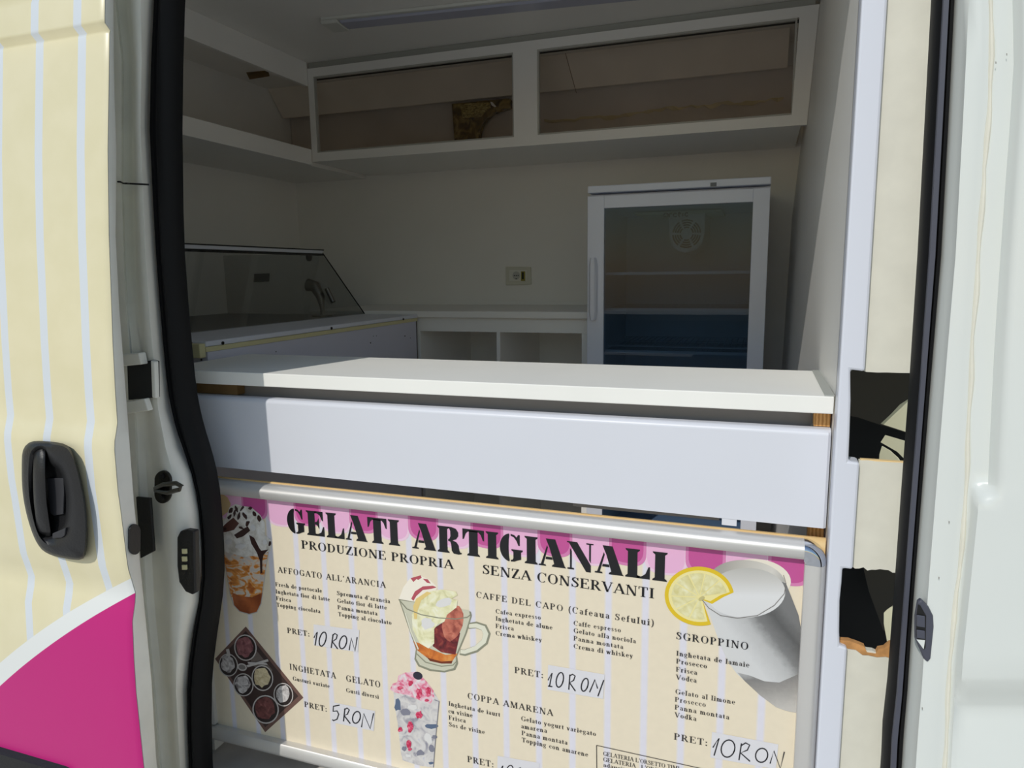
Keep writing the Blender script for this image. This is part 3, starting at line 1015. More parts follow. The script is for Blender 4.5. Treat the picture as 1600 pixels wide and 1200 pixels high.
def heading(s, a, b, caps):
    A, B = PY(*a, PYS), PY(*b, PYS)
    H = (PY(a[0], a[1] - caps, PYS) - A).length
    d = B - A
    wd = d.length
    d.normalize()
    nrm = V3(-d.z, 0, d.x)
    W = sum(ST[c][1] + .03 for c in s) - .03
    x = 0
    for c in s:
        for poly in ST[c][0]:
            pts = []
            for px, py in poly:
                q = A + d * (wd / W * (x + px)) + nrm * (H * py)
                pts.append(V3(q.x, PYS - .0010, q.z))
            mb.add(pts, [list(range(len(pts)))])
        x += ST[c][1] + .03


heading('GELATI', (450, 831.5), (626, 853), 37.5)
mb.build('heading_lettering', M_INK, sheet)
mb = MB()
heading('ARTIGIANALI', (645, 856), (1043, 909), 40)
mb.build('heading_lettering', M_INK, sheet)
letter('subtitle_lettering', [('PRODUZIONE PROPRIA', (471.5, 856.5), (709, 889), 12.6)], M_INK, trk=.05)
letter('subtitle_lettering', [('SENZA CONSERVANTI', (753.5, 896), (1023, 935), 14.4)], M_INK, trk=.05)
letter('dish_name_lettering', [("AFFOGATO ALL'ARANCIA", (434.5, 894), (603, 918.5), 8.8)], M_INKW, trk=.14)
letter('ingredient_lettering', [('Fresh de portocale', (430.7, 915.4), (503.4, 926), 6.1), ('Inghetata fior di latte', (431, 926.6), (515.8, 939.5), 6.1), ('Frisca', (431.8, 937.2), (455, 940.8), 6.1), ('Topping ciocolata', (432.5, 947.3), (501, 958), 6.1)], M_INKW, trk=.07)
letter('ingredient_lettering', [("Spremuta d'arancia", (526.4, 929.3), (609.8, 942.4), 6.3), ('Gelato fior di latte', (527, 940.8), (604.6, 952.5), 6.3), ('Panna montata', (527.7, 951.4), (590, 961.5), 6.3), ('Topping al ciocolato', (528.6, 962.2), (612, 976), 6.3)], M_INKW, trk=.07)
letter('dish_name_lettering', [('INGHETATA', (452.8, 1045.6), (525.2, 1060.3), 9)], M_INKW, trk=.14)
letter('dish_name_lettering', [('GELATO', (541, 1064), (595, 1074.2), 9.5)], M_INKW, trk=.14)
letter('ingredient_lettering', [('Gusturi variate', (457.7, 1062.5), (515.3, 1074.9), 6.0)], M_INKW, trk=.07)
letter('ingredient_lettering', [('Gusti diversi', (541, 1081), (592.3, 1091.8), 6.3)], M_INKW, trk=.07)
letter('dish_name_lettering', [('CAFFE DEL CAPO (Cafeaua Sefului)', (744, 933), (1022, 978), 9.2)], M_INKW, trk=.14)
letter('ingredient_lettering', [('Cafea expresso', (774.4, 957.8), (845.3, 967.9), 6.7), ('Inghetata de alune', (774.4, 969), (863.3, 983.6), 6.7), ('Frisca', (774.4, 980.7), (803, 985.2), 6.7), ('Crema whiskey', (774.4, 992), (847, 1002.8), 6.7)], M_INKW, trk=.07)
letter('ingredient_lettering', [('Caffe espresso', (896, 976.4), (970.3, 987.9), 7.0), ('Gelato alla nociola', (896, 988), (993.7, 1005), 7.0), ('Panna montata', (896, 1000), (974, 1014), 7.0), ('Crema di whiskey', (896, 1012.4), (989.2, 1028), 7.0)], M_INKW, trk=.07)
letter('dish_name_lettering', [('COPPA AMARENA', (730.5, 1091), (864.4, 1118.6), 9.2)], M_INKW, trk=.12)
letter('ingredient_lettering', [('Inghetata de iaurt', (700.8, 1101.8), (781.8, 1119.8), 6.7), ('cu visine', (700.8, 1113.5), (738.8, 1120.9), 6.7), ('Frisca', (701.3, 1123.8), (727.8, 1129.2), 6.7), ('Sos de visine', (701.3, 1134.4), (757.5, 1146.8), 6.7)], M_INKW, trk=.07)
letter('ingredient_lettering', [('Gelato yogurt variegato', (814.2, 1125.4), (931.4, 1150), 7.0), ('amarena', (814.2, 1137.3), (855, 1145), 7.0), ('Panna montata', (815, 1147.9), (886.9, 1163.6), 7.0), ('Topping con amarene', (815.3, 1158.7), (919, 1182.3), 7.0)], M_INKW, trk=.07)
letter('dish_name_lettering', [('SGROPPINO', (1056, 997.3), (1169.8, 1014.6), 11)], M_INK, trk=.12, lift=.0021)
letter('ingredient_lettering', [('Inghetata de lamaie', (1056.4, 1023), (1170.9, 1041.9), 7.4), ('Prosecco', (1056.4, 1035.3), (1104.7, 1043.5), 7.4), ('Frisca', (1056, 1048), (1089.5, 1053.7), 7.4), ('Vodca', (1056, 1060), (1088.5, 1066), 7.4)], M_INKW, trk=.07, lift=.0021)
letter('ingredient_lettering', [('Gelato al limone', (1054.9, 1083.4), (1148.6, 1100.4), 7.4), ('Prosecco', (1054.3, 1095.7), (1102.9, 1104.4), 7.4), ('Panna montata', (1054, 1107.8), (1139.6, 1124), 7.4), ('Vodka', (1054, 1119.6), (1088.2, 1126.4), 7.4)], M_INKW, trk=.07)
for pw in [('PRET:', (449.2, 988.5), (484.5, 994.5), 8.2), ('PRET:', (476, 1104), (511.5, 1112), 8.4), ('PRET:', (804, 1051), (849.5, 1059.5), 9.6), ('PRET:', (730.5, 1190), (772, 1199), 9.4), ('PRET:', (1052.8, 1154.8), (1106, 1165.5), 10)]:
    letter('price_word_lettering', [pw], M_INKW, trk=.1)
letter('notice_lettering', [("GELATERIA L'ORSETTO TIMI", (942.5, 1180), (1062, 1204), 6.4), ("GELATERIA   L'ORSETTO", (942.5, 1189), (1052, 1211), 6.4), ('adaugite', (942.5, 1197.4), (982, 1206), 6.2)], M_INKW, trk=.02)
mb = MB()
for a, b in (((932, 1164.7), (1130, 1208.5)), ((932, 1164.7), (933, 1245))):
    A, B = PY(*a, PYS - .0008), PY(*b, PYS - .0008)
    d = (B - A).normalized()
    n_ = V3(-d.z, 0, d.x) * .0007
    mb.add([A - n_, B - n_, B + n_, A + n_], [(0, 1, 2, 3)])
mb.build('notice_border', M_INKW, sheet)


# hand written prices on white stickers
def crop(ox, oy, s):
    return lambda p: (ox + p[0] / s, oy + p[1] / s)


C8 = crop(320, 950, 4.444)
B2 = crop(600, 960, 4.444)
B4 = crop(900, 960, 3.81)
C7 = crop(320, 750, 4.444)
B1 = crop(600, 780, 4.444)
B3 = crop(900, 780, 3.81)


def sticker(f, corners, strokes, wpx):
    st_ = art('price_sticker', [(M_STICK, [f(p) for p in corners])], lift0=.0008)
    mb = MB()
    for i, s in enumerate(strokes):
        poly = stroke([f(p) for p in s], wpx)
        pts = [sp_(x, y, .0013 + i * .00002) for x, y in poly]
        if max(p.z for p in pts) <= SZ0 + .001:
            continue
        for k in range(len(s) - 1):
            n = len(pts)
            mb.add([pts[k], pts[k + 1], pts[n - 2 - k], pts[n - 1 - k]], [(0, 1, 2, 3)])
    mb.build('handwritten_price', M_PEN, sheet)


def oo(cx, cy, rx, ry, rot=0.25):
    e = ell(cx, cy, rx, ry, 18, rot)
    return e + [e[0], e[1]]


sticker(C8, [(757, 112), (1075, 152), (1063, 305), (757, 257)],
        [[(760, 205), (783, 165), (768, 258)], oo(821, 214, 22, 50), [(893, 180), (880, 275)], [(888, 190), (905, 175), (922, 185), (915, 212), (888, 232), (925, 282)], oo(962, 236, 24, 46), [(1005, 290), (1018, 205), (1045, 297), (1060, 200)]], 1.8)
sticker(C8, [(880, 650), (1183, 714), (1174, 852), (882, 792)],
        [[(938, 672), (895, 680), (893, 715), (920, 712), (932, 735), (920, 770), (895, 780), (888, 772)], [(975, 695), (965, 785)], [(970, 705), (990, 692), (1005, 705), (992, 735), (970, 745), (1012, 800)], oo(1055, 757, 26, 42), [(1090, 825), (1105, 730), (1150, 835), (1174, 728)]], 1.8)
sticker(B2, [(1140, 348), (1533, 416), (1522, 585), (1136, 520)],
        [[(1140, 455), (1168, 405), (1150, 497), (1140, 495), (1170, 499)], oo(1222, 452, 24, 52, .2), [(1292, 415), (1284, 520)], [(1288, 425), (1310, 413), (1328, 425), (1318, 455), (1290, 472), (1330, 530)], oo(1395, 486, 22, 46), [(1428, 538), (1466, 450), (1484, 512)], [(1527, 453), (1486, 566)]], 1.9)
sticker(B4, [(810, 698), (1205, 772), (1190, 920), (800, 850)],
        [[(815, 790), (852, 735), (822, 838)], oo(905, 796, 40, 52), [(985, 765), (970, 865)], [(980, 780), (1010, 762), (1034, 775), (1020, 805), (980, 822), (1036, 872)], oo(1105, 836, 36, 42), [(1155, 885), (1178, 810), (1216, 915), (1240, 815)]], 2.0)
sticker(B2, [(790, 980), (1080, 1030), (1075, 1190), (785, 1130)],
        [[(808, 1080), (826, 1048), (815, 1130)], oo(872, 1090, 24, 46), [(932, 1066), (924, 1152)], [(928, 1072), (948, 1062), (962, 1074), (952, 1098), (930, 1110), (962, 1156)], oo(1004, 1120, 18, 38), [(1034, 1158), (1042, 1082), (1062, 1164), (1072, 1088)]], 1.6)

# --- printed pictures
P = lambda n_, c, r=.4: mat(n_, c, r)
p_white = P('print_white', (226, 224, 222))
p_cream = ramp_mat('print_cream', [(.3, (196, 190, 178)), (.55, (232, 228, 220)), (.75, (246, 244, 240))], 60, 3, .6, .35)
p_choc = P('print_chocolate', (58, 34, 32))
p_choc2 = P('print_chocolate_light', (98, 62, 54))
p_glassg = P('print_glass_grey', (196, 192, 186))
p_orange = ramp_mat('print_orange_swirl', [(.34, (178, 98, 48)), (.48, (226, 150, 66)), (.56, (222, 206, 188)), (.7, (206, 196, 190))], 34, 2, 1.4, .35, stretch=(1, 1, 1.6))
p_amber = ramp_mat('print_amber', [(.3, (128, 62, 34)), (.7, (186, 104, 58))], 30, 2, .5, .35)
p_wafer = P('print_wafer', (206, 178, 132))
f = C7
L = [(p_wafer, [f(p) for p in ((60, 90), (110, 85), (160, 120), (182, 165), (170, 215), (110, 260), (55, 200))]),
     (p_choc, [f(p) for p in ((45, 180), (85, 175), (120, 230), (125, 300), (110, 420), (85, 400), (80, 330), (50, 280))]),
     (p_glassg, [f(p) for p in ((108, 450), (145, 620), (175, 800), (200, 870), (240, 915), (310, 935), (365, 920), (395, 860), (430, 600), (458, 440))]),
     (p_orange, [f(p) for p in ((116, 480), (150, 620), (178, 780), (200, 850), (260, 880), (360, 870), (395, 810), (425, 600), (445, 480), (280, 540))]),
     (p_amber, [f(p) for p in ((190, 780), (205, 868), (245, 910), (310, 928), (362, 914), (390, 855), (402, 780), (330, 812), (250, 806))]),
     (p_cream, [f(p) for p in ((98, 470), (106, 400), (96, 330), (150, 262), (172, 190), (215, 165), (262, 180), (322, 186), (386, 240), (420, 300), (420, 380), (466, 420), (460, 492), (380, 522), (280, 532), (160, 505))]),
     (p_choc2, [f(p) for p in ((150, 300), (200, 260), (240, 300), (205, 345), (150, 360), (112, 365), (120, 330))]),
     (p_choc, [f(p) for p in ((205, 380), (260, 345), (300, 320), (318, 350), (270, 390), (225, 405))]),
     (p_choc, [f(p) for p in ((310, 380), (345, 400), (380, 470), (395, 490), (445, 480), (410, 520), (402, 560), (402, 640), (388, 652), (385, 560), (362, 500), (325, 440))])]
for x, y, a, b, r in ((185, 210, 12, 22, .5), (222, 200, 10, 32, -.4), (262, 195, 9, 22, .6), (238, 250, 10, 30, .3), (282, 250, 11, 28, -.5), (318, 195, 14, 10, .2), (345, 232, 12, 22, -.5), (380, 262, 12, 24, -.3), (300, 300, 12, 20, .4), (175, 255, 10, 20, .8), (130, 345, 22, 12, -.4), (210, 160 + 70, 8, 26, .2), (255, 330, 18, 9, .3), (455, 440, 8, 18, .2)):
    L.append((p_choc, [f(p) for p in blob(x, y, a, b, 10, .25, r)]))
for x, y, a, b in ((170, 430, 40, 26), (250, 460, 50, 26), (340, 330, 26, 30), (420, 430, 22, 28)):
    L.append((p_white, [f(p) for p in blob(x, y, a * .7, b * .7, 12, .2)]))
art('printed_sundae', L, lift0=.0007)

p_board = P('print_dark_tray', (62, 46, 44))
p_board2 = P('print_tray_edge', (112, 84, 76))
p_rim = P('print_bowl_rim', (196, 190, 186))
p_bowl = P('print_bowl_dark', (48, 38, 38))
f = C8
L = [(p_board2, [f(p) for p in ((285, 128), (685, 622), (420, 862), (72, 352))]), (p_board, [f(p) for p in ((285, 158), (650, 612), (420, 828), (98, 360))]),
     (P('print_slate', (110, 98, 92)), [f(p) for p in ((330, 260), (470, 430), (450, 470), (320, 390))])]
sc_pink = ramp_mat('print_raspberry_scoop', [(.3, (104, 62, 66)), (.6, (150, 98, 100)), (.8, (184, 140, 138))], 90, 3, .8, .4)
sc_white = ramp_mat('print_white_scoop', [(.3, (120, 112, 112)), (.55, (206, 200, 198)), (.8, (232, 228, 226))], 90, 3, .8, .4)
sc_van = ramp_mat('print_vanilla_scoop', [(.3, (176, 156, 118)), (.6, (220, 204, 166)), (.8, (236, 224, 196))], 80, 2, .8, .4)
sc_choc = ramp_mat('print_cocoa_scoop', [(.3, (78, 42, 42)), (.6, (122, 72, 70)), (.8, (160, 108, 104))], 90, 3, .8, .4)
for cx, cy, rx, ry, m in ((283, 275, 78, 92, sc_pink), (165, 395, 66, 80, sc_white), (270, 532, 70, 80, sc_white), (402, 485, 75, 90, sc_van), (548, 600, 68, 82, sc_white), (425, 702, 92, 100, sc_choc)):
    L.append((p_rim, [f(p) for p in ell(cx, cy, rx, ry, 26, -.15)]))
    L.append((p_bowl, [f(p) for p in ell(cx, cy, rx * .9, ry * .91, 26, -.15)]))
    L.append((m, [f(p) for p in blob(cx - rx * .05, cy - ry * .08, rx * .74, ry * .76, 16, .12)]))
L += [(p_rim, [f(p) for p in ell(262, 408, 34, 26, 18, .3)]), (P('print_spoon_bowl', (130, 124, 120)), [f(p) for p in ell(262, 408, 24, 17, 18, .3)]), (p_rim, [f(p) for p in ((292, 395), (440, 352), (446, 368), (300, 410))]), (p_rim, [f(p) for p in ((300, 372), (430, 380), (440, 392), (305, 386))]), (p_rim, [f(p) for p in ((150, 285), (172, 280), (182, 330), (160, 332))])]
art('printed_bowls', L)

f = B1
p_gl1 = P('print_clear_glass', (206, 204, 182))
p_gl2 = P('print_glass_edge', (142, 142, 122))
p_gl3 = P('print_glass_light', (228, 226, 206))
p_berry = ramp_mat('print_berry', [(.3, (72, 22, 28)), (.55, (124, 40, 44)), (.8, (176, 92, 70))], 70, 3, .8, .35)
p_tea = ramp_mat('print_orange_tea', [(.3, (150, 60, 30)), (.55, (214, 122, 48)), (.8, (232, 170, 92))], 40, 2, .8, .35)
p_ice = ramp_mat('print_vanilla_cream', [(.28, (206, 202, 150)), (.5, (236, 232, 190)), (.75, (248, 246, 226))], 55, 3, .8, .35)
p_ball = ramp_mat('print_salmon_ball', [(.3, (140, 64, 54)), (.55, (196, 112, 92)), (.8, (216, 146, 120))], 70, 3, .5, .35)
p_apple = P('print_apple_white', (246, 238, 222))
p_red = P('print_red', (184, 84, 96))
L = [(p_apple, [f(p) for p in ((105, 690), (135, 610), (180, 550), (250, 530), (320, 560), (370, 610), (330, 700), (250, 760), (150, 740))]),
     (p_red, [f(p) for p in ((185, 548), (255, 528), (262, 545), (240, 560), (225, 555), (205, 575))]), (p_red, [f(p) for p in ((270, 552), (305, 556), (325, 585), (300, 580))]),
     (p_red, [f(p) for p in ((190, 690), (215, 640), (270, 605), (340, 600), (366, 612), (330, 622), (270, 630), (225, 672), (205, 705))]),
     (p_gl2, [f(p) for p in stroke([(585, 880), (640, 872), (695, 890), (715, 935), (700, 990), (640, 1040), (560, 1066), (528, 1060)], [40, 46, 50, 52, 50, 48, 44, 40])]),
     (p_gl3, [f(p) for p in stroke([(590, 880), (640, 876), (690, 894), (708, 935), (694, 986), (636, 1034), (560, 1060), (532, 1056)], [26, 30, 34, 36, 34, 32, 28, 26])]),
     (p_gl2, [f(p) for p in ((102, 692), (160, 860), (222, 1040), (212, 1110), (240, 1160), (320, 1192), (420, 1202), (495, 1185), (515, 1140), (508, 1090), (575, 930), (610, 810), (604, 780))]),
     (p_gl1, [f(p) for p in ((112, 700), (170, 866), (230, 1040), (224, 1105), (250, 1150), (330, 1180), (420, 1190), (484, 1172), (502, 1136), (498, 1086), (564, 930), (600, 812), (590, 770))]),
     (p_tea, [f(p) for p in ((205, 985), (232, 1048), (300, 1100), (400, 1128), (478, 1120), (512, 1070), (430, 1080), (330, 1040), (250, 1000))]),
     (p_berry, [f(p) for p in ((340, 900), (400, 860), (500, 880), (530, 930), (510, 1020), (498, 1078), (400, 1062), (340, 1020))]),
     (P('print_amber_dark', (116, 50, 24)), [f(p) for p in ((300, 1098), (400, 1126), (478, 1120), (470, 1140), (400, 1140), (320, 1122))]),
     (p_ball, [f(p) for p in blob(480, 860, 70, 128, 18, .05, .25)]),
     (p_ice, [f(p) for p in ((195, 800), (240, 700), (330, 680), (400, 740), (400, 830), (350, 900), (350, 1000), (310, 1035), (250, 1000), (200, 900))]),
     (p_ice, [f(p) for p in ((250, 720), (320, 640), (400, 625), (500, 640), (512, 665), (470, 690), (512, 700), (505, 750), (440, 800), (420, 850), (330, 880), (300, 800))]),
     (p_white, [f(p) for p in blob(300, 860, 46, 40, 14, .2)]), (p_white, [f(p) for p in blob(420, 720, 60, 30, 14, .2, -.3)]),
     (P('print_yellow', (232, 204, 130)), [f(p) for p in ((205, 740), (225, 690), (300, 640), (330, 650), (260, 700), (235, 770), (230, 830), (212, 830))]),
     (p_gl2, [f(p) for p in stroke([(104, 694), (160, 760), (260, 800), (380, 822), (500, 830), (580, 818), (608, 796)], 7)]),
     (p_gl2, [f(p) for p in stroke([(222, 1066), (290, 1130), (400, 1158), (480, 1150), (508, 1120)], 6)]),
     (p_gl3, [f(p) for p in stroke([(150, 790), (190, 920), (240, 1040)], 9)])]
art('printed_mug', L)

f = B2
p_fr = ramp_mat('print_frosted_ice', [(.3, (150, 148, 160)), (.45, (204, 200, 200)), (.6, (222, 218, 214)), (.78, (196, 196, 208))], 42, 3, 1.0, .35)
p_frt = ramp_mat('print_pink_cream', [(.36, (222, 104, 138)), (.5, (236, 186, 200)), (.66, (228, 224, 224))], 75, 3, .8, .35)
p_cherry = ramp_mat('print_cherry', [(.4, (196, 34, 78)), (.6, (226, 96, 128)), (.8, (236, 190, 200))], 190, 2, .3, .35)
p_bl = P('print_blue_ice', (92, 108, 134))
p_bl2 = P('print_grey_ice', (132, 132, 146))
p_dkb = P('print_dark_berry', (44, 42, 58))
L = [(p_fr, [f(p) for p in ((66, 540), (75, 640), (96, 760), (118, 960), (130, 1012), (200, 1036), (262, 1052), (344, 1062), (362, 830), (384, 600), (350, 540), (200, 500))]),
     (p_frt, [f(p) for p in ((40, 520), (62, 480), (92, 470), (100, 425), (150, 402), (215, 400), (262, 430), (300, 470), (345, 530), (350, 580), (322, 620), (260, 600), (160, 560), (70, 540))]),
     (p_dkb, [f(p) for p in ell(235, 425, 34, 27, 16, .4)])]
for x, y, a, b, m in ((95, 630, 28, 50, p_bl), (150, 680, 40, 30, p_bl2), (320, 775, 60, 22, p_bl), (350, 850, 26, 14, p_bl2), (250, 960, 40, 26, p_bl2), (330, 930, 22, 32, p_bl2), (330, 1030, 26, 14, p_bl), (140, 930, 20, 22, p_bl2), (310, 860, 34, 44, p_white), (170, 980, 26, 14, p_white), (200, 640, 40, 26, p_white)):
    L.append((m, [f(p) for p in blob(x, y, a * .8, b * .8, 9, .3)]))
for x, y, a, b in ((245, 550, 24, 46), (185, 475, 18, 24), (310, 540, 20, 40), (245, 695, 26, 32), (185, 775, 26, 46), (115, 795, 18, 22), (175, 895, 22, 34), (180, 935, 16, 12), (110, 510, 26, 14), (300, 595, 16, 12)):
    L.append((p_cherry, [f(p) for p in blob(x, y, a * .85, b * .85, 12, .25)]))
L += [(p_bl2, [f(p) for p in stroke([(352, 590), (386, 602)], 5)]), (p_bl2, [f(p) for p in stroke([(384, 600), (362, 830), (344, 1060)], 4)])]
art('printed_cherry_cup', L)

f = B3


def grad_mat(name, p0, p1, stops, rough=0.35, grain=0.0):
    """printed gradient running from photo point p0 to p1 on the sheet"""
    A, B = sp_(*p0) - V3(-.5, -.01, .63), sp_(*p1) - V3(-.5, -.01, .63)
    d = B - A
    L2 = d.length_squared
    m = bpy.data.materials.new(name)
    m.use_nodes = True
    n, l = m.node_tree.nodes, m.node_tree.links
    b_ = n['Principled BSDF']
    b_.inputs['Roughness'].default_value = rough
    tc = n.new('ShaderNodeTexCoord')
    sub = n.new('ShaderNodeVectorMath')
    sub.operation = 'SUBTRACT'
    sub.inputs[1].default_value = A
    dot = n.new('ShaderNodeVectorMath')
    dot.operation = 'DOT_PRODUCT'
    dot.inputs[1].default_value = d / L2
    l.new(tc.outputs['Object'], sub.inputs[0])
    l.new(sub.outputs[0], dot.inputs[0])
    val = dot.outputs['Value']
    if grain:
        nz = n.new('ShaderNodeTexNoise')
        nz.inputs['Scale'].default_value = 150
        ad = n.new('ShaderNodeMath')
        ad.operation = 'MULTIPLY_ADD'
        ad.inputs[1].default_value = grain
        l.new(tc.outputs['Object'], nz.inputs['Vector'])
        l.new(nz.outputs[0], ad.inputs[0])
        l.new(val, ad.inputs[2])
        val = ad.outputs[0]
    r_ = n.new('ShaderNodeValToRGB')
    e = r_.color_ramp.elements
    e[0].position, e[0].color = stops[0][0], srgb(*stops[0][1])
    e[1].position, e[1].color = stops[-1][0], srgb(*stops[-1][1])
    for p_, c_ in stops[1:-1]:
        e.new(p_).color = srgb(*c_)
    l.new(val, r_.inputs[0])
    l.new(r_.outputs[0], b_.inputs['Base Color'])
    return m


p_ylw = P('print_lemon_rind', (226, 192, 36))
p_ylw2 = P('print_lemon_pith', (240, 228, 160))
p_seg = ramp_mat('print_lemon_flesh', [(.3, (214, 204, 140)), (.6, (232, 226, 178)), (.8, (242, 240, 212))], 80, 3, .6, .35)
G_body = grad_mat('print_frosted_body', f((880, 1010)), f((1400, 760)), [(0, (216, 215, 213)), (.35, (214, 214, 214)), (.58, (188, 188, 188)), (.70, (128, 128, 128)), (.86, (92, 92, 92)), (1, (120, 120, 120))], grain=.06)
G_low = grad_mat('print_frosted_foot', f((1130, 1010)), f((1210, 1270)), [(0, (196, 196, 196)), (.3, (132, 130, 128)), (.55, (156, 152, 148)), (1, (196, 192, 186))], grain=.18)
G_foam = grad_mat('print_foam_gradient', f((1010, 400)), f((1040, 690)), [(0, (186, 184, 178)), (.3, (206, 204, 200)), (.6, (226, 226, 226)), (1, (222, 222, 222))])
G_rim = grad_mat('print_rim_gradient', f((860, 390)), f((1250, 520)), [(0, (164, 160, 152)), (.4, (196, 192, 184)), (.75, (214, 210, 202)), (1, (170, 168, 162))])
p_foam = ramp_mat('print_foam', [(.3, (214, 213, 211)), (.7, (226, 226, 226))], 20, 2, .4, .35)
body = [(752, 598), (776, 640), (800, 700), (825, 770), (850, 840), (880, 912), (912, 976), (955, 1034), (1005, 1082), (1095, 1165), (1190, 1236), (1250, 1258), (1320, 1272), (1340, 1120), (1350, 960), (1352, 790), (1325, 690), (1290, 600), (1250, 500), (1100, 440), (900, 470)]
L = [(P('print_halo', (236, 228, 212)), [f(p) for p in ell(1075, 480, 205, 125, 34, .08)]),
     (G_rim, [f(p) for p in ell(1020, 490, 226, 128, 36, .10)]),
     (G_body, [f(p) for p in body]),
     (G_low, [f(p) for p in ((960, 1030), (1040, 1050), (1120, 1082), (1210, 1090), (1346, 1040), (1332, 1180), (1320, 1272), (1250, 1258), (1190, 1236), (1095, 1165), (1005, 1082))]),
     (G_foam, [f(p) for p in ell(1012, 556, 234, 148, 40, -.03)]),
     (p_ylw, [f(p) for p in ell(735, 576, 207, 176, 44, .10, 66, 346)] + [f(p) for p in ((880, 580), (810, 622), (752, 598), (770, 650))]),
     (p_ylw2, [f(p) for p in ell(735, 576, 184, 153, 44, .10, 70, 344)] + [f(p) for p in ((860, 570), (800, 606), (752, 592), (764, 650))])]
for k in range(8):
    a0, a1 = 74 + k * 34, 74 + k * 34 + 31
    L.append((p_seg, [f((737 + 12 * math.cos(math.radians((a0 + a1) / 2)), 580 + 10 * math.sin(math.radians((a0 + a1) / 2))))] + [f(p) for p in ell(735, 577, 166, 138, 6, .10, a0, a1)]))
L += [(P('print_seed', (196, 186, 130)), [f(p) for p in ell(748, 590, 20, 12, 12, -.5)]),
      (P('print_rim_line', (122, 118, 114)), [f(p) for p in stroke([(752, 598), (790, 645), (860, 690), (960, 706), (1080, 690), (1180, 630), (1240, 560), (1250, 500), (1235, 450)], 4)])]
art('printed_lemon_drink', L, lift0=.0007)

# ------------------------------------------------------------------ sliding door pushed back along the van's side
DX = -1.0
sd = thing('sliding_door', (-1.6, -.27, .4), 'open sliding van door, cream with pale stripes and a magenta disc', 'door')
prof_o = [(2.30, -.2150), (2.20, -.2245), (2.115, -.2295), (2.108, -.2275), (2.102, -.2300), (2.058, -.2360), (2.052, -.2365), (2.043, -.2275), (2.038, -.2295), (1.989, -.236), (1.856, -.254), (1.72, -.268), (1.60, -.277), (1.549, -.281), (1.46, -.286), (1.414, -.2875), (1.400, -.2915), (1.384, -.2965), (1.370, -.2985), (1.301, -.300), (1.264, -.2985), (1.18, -.2965), (1.160, -.2955), (1.135, -.2905), (1.112, -.2862),
          (1.095, -.2895), (1.066, -.298), (1.00, -.3025), (.938, -.305), (.794, -.305), (.40, -.297)]
prof_i = [(2.30, -.190), (2.09, -.209), (1.99, -.220), (1.89, -.228), (1.80, -.236), (1.69, -.253), (1.52, -.257), (1.27, -.264), (.94, -.264), (.77, -.272), (.40, -.268)]


def tabz(tab, z):
    for (a, va), (b, vb) in zip(tab, tab[1:]):
        if b <= z <= a:
            return vb + (va - vb) * (z - b) / (a - b)
    return tab[-1][1]


def door_mat():
    m = bpy.data.materials.new('printed_door_wrap')
    m.use_nodes = True
    n = m.node_tree.nodes
    l = m.node_tree.links
    b = n['Principled BSDF']
    b.inputs['Roughness'].default_value = 0.34
    b.inputs['Specular IOR Level'].default_value = 0.45
    tc = n.new('ShaderNodeTexCoord')
    sx = n.new('ShaderNodeSeparateXYZ')
    l.new(tc.outputs['Object'], sx.inputs[0])

    def mth(op, a, bv=None):
        q = n.new('ShaderNodeMath')
        q.operation = op
        for i, val in enumerate((a, bv)):
            if val is None:
                continue
            if hasattr(val, 'is_output'):
                l.new(val, q.inputs[i])
            else:
                q.inputs[i].default_value = val
        return q.outputs[0]

    def mix(fac, a, c):
        q = n.new('ShaderNodeMixRGB')
        l.new(fac, q.inputs[0])
        for i, val in ((1, a), (2, c)):
            if isinstance(val, tuple):
                q.inputs[i].default_value = val
            else:
                l.new(val, q.inputs[i])
        return q.outputs[0]
    X, Z = sx.outputs[0], sx.outputs[2]      # relative to (-1.6, -.27, .4)
    u = mth('MODULO', mth('ADD', X, -1.6 + 1.055 + .095 * 40 + .0475), .095)
    u = mth('ABSOLUTE', mth('SUBTRACT', u, .0475))
    stripe = mth('LESS_THAN', u, .0088)

    def circ(cx, cz, r):
        dx = mth('SUBTRACT', X, cx + 1.6)
        dz = mth('SUBTRACT', Z, cz - .4)
        d2 = mth('ADD', mth('MULTIPLY', dx, dx), mth('MULTIPLY', dz, dz))
        return mth('LESS_THAN', mth('SQRT', d2), r)
    nz = n.new('ShaderNodeTexNoise')
    nz.inputs['Scale'].default_value = 16
    nz.inputs['Detail'].default_value = 4
    l.new(tc.outputs['Object'], nz.inputs['Vector'])
    cr = n.new('ShaderNodeValToRGB')
    cr.color_ramp.elements[0].position = .35
    cr.color_ramp.elements[1].position = .65
    cr.color_ramp.elements[0].color = srgb(226, 217, 180)
    cr.color_ramp.elements[1].color = srgb(230, 221, 186)
    l.new(nz.outputs[0], cr.inputs[0])
    c = mix(stripe, cr.outputs[0], srgb(216, 222, 228))
    c = mix(circ(-.0795, -.6973, 2.0568), c, srgb(230, 232, 230))
    c = mix(circ(.1423, -.9595, 2.3667), c, srgb(196, 28, 122))
    l.new(c, b.inputs['Base Color'])
    nb = n.new('ShaderNodeTexNoise')
    nb.inputs['Scale'].default_value = 9
    l.new(tc.outputs['Object'], nb.inputs['Vector'])
    bp = n.new('ShaderNodeBump')
    bp.inputs['Strength'].default_value = .12
    bp.inputs['Distance'].default_value = .004
    l.new(nb.outputs[0], bp.inputs['Height'])
    l.new(bp.outputs[0], b.inputs['Normal'])
    return m


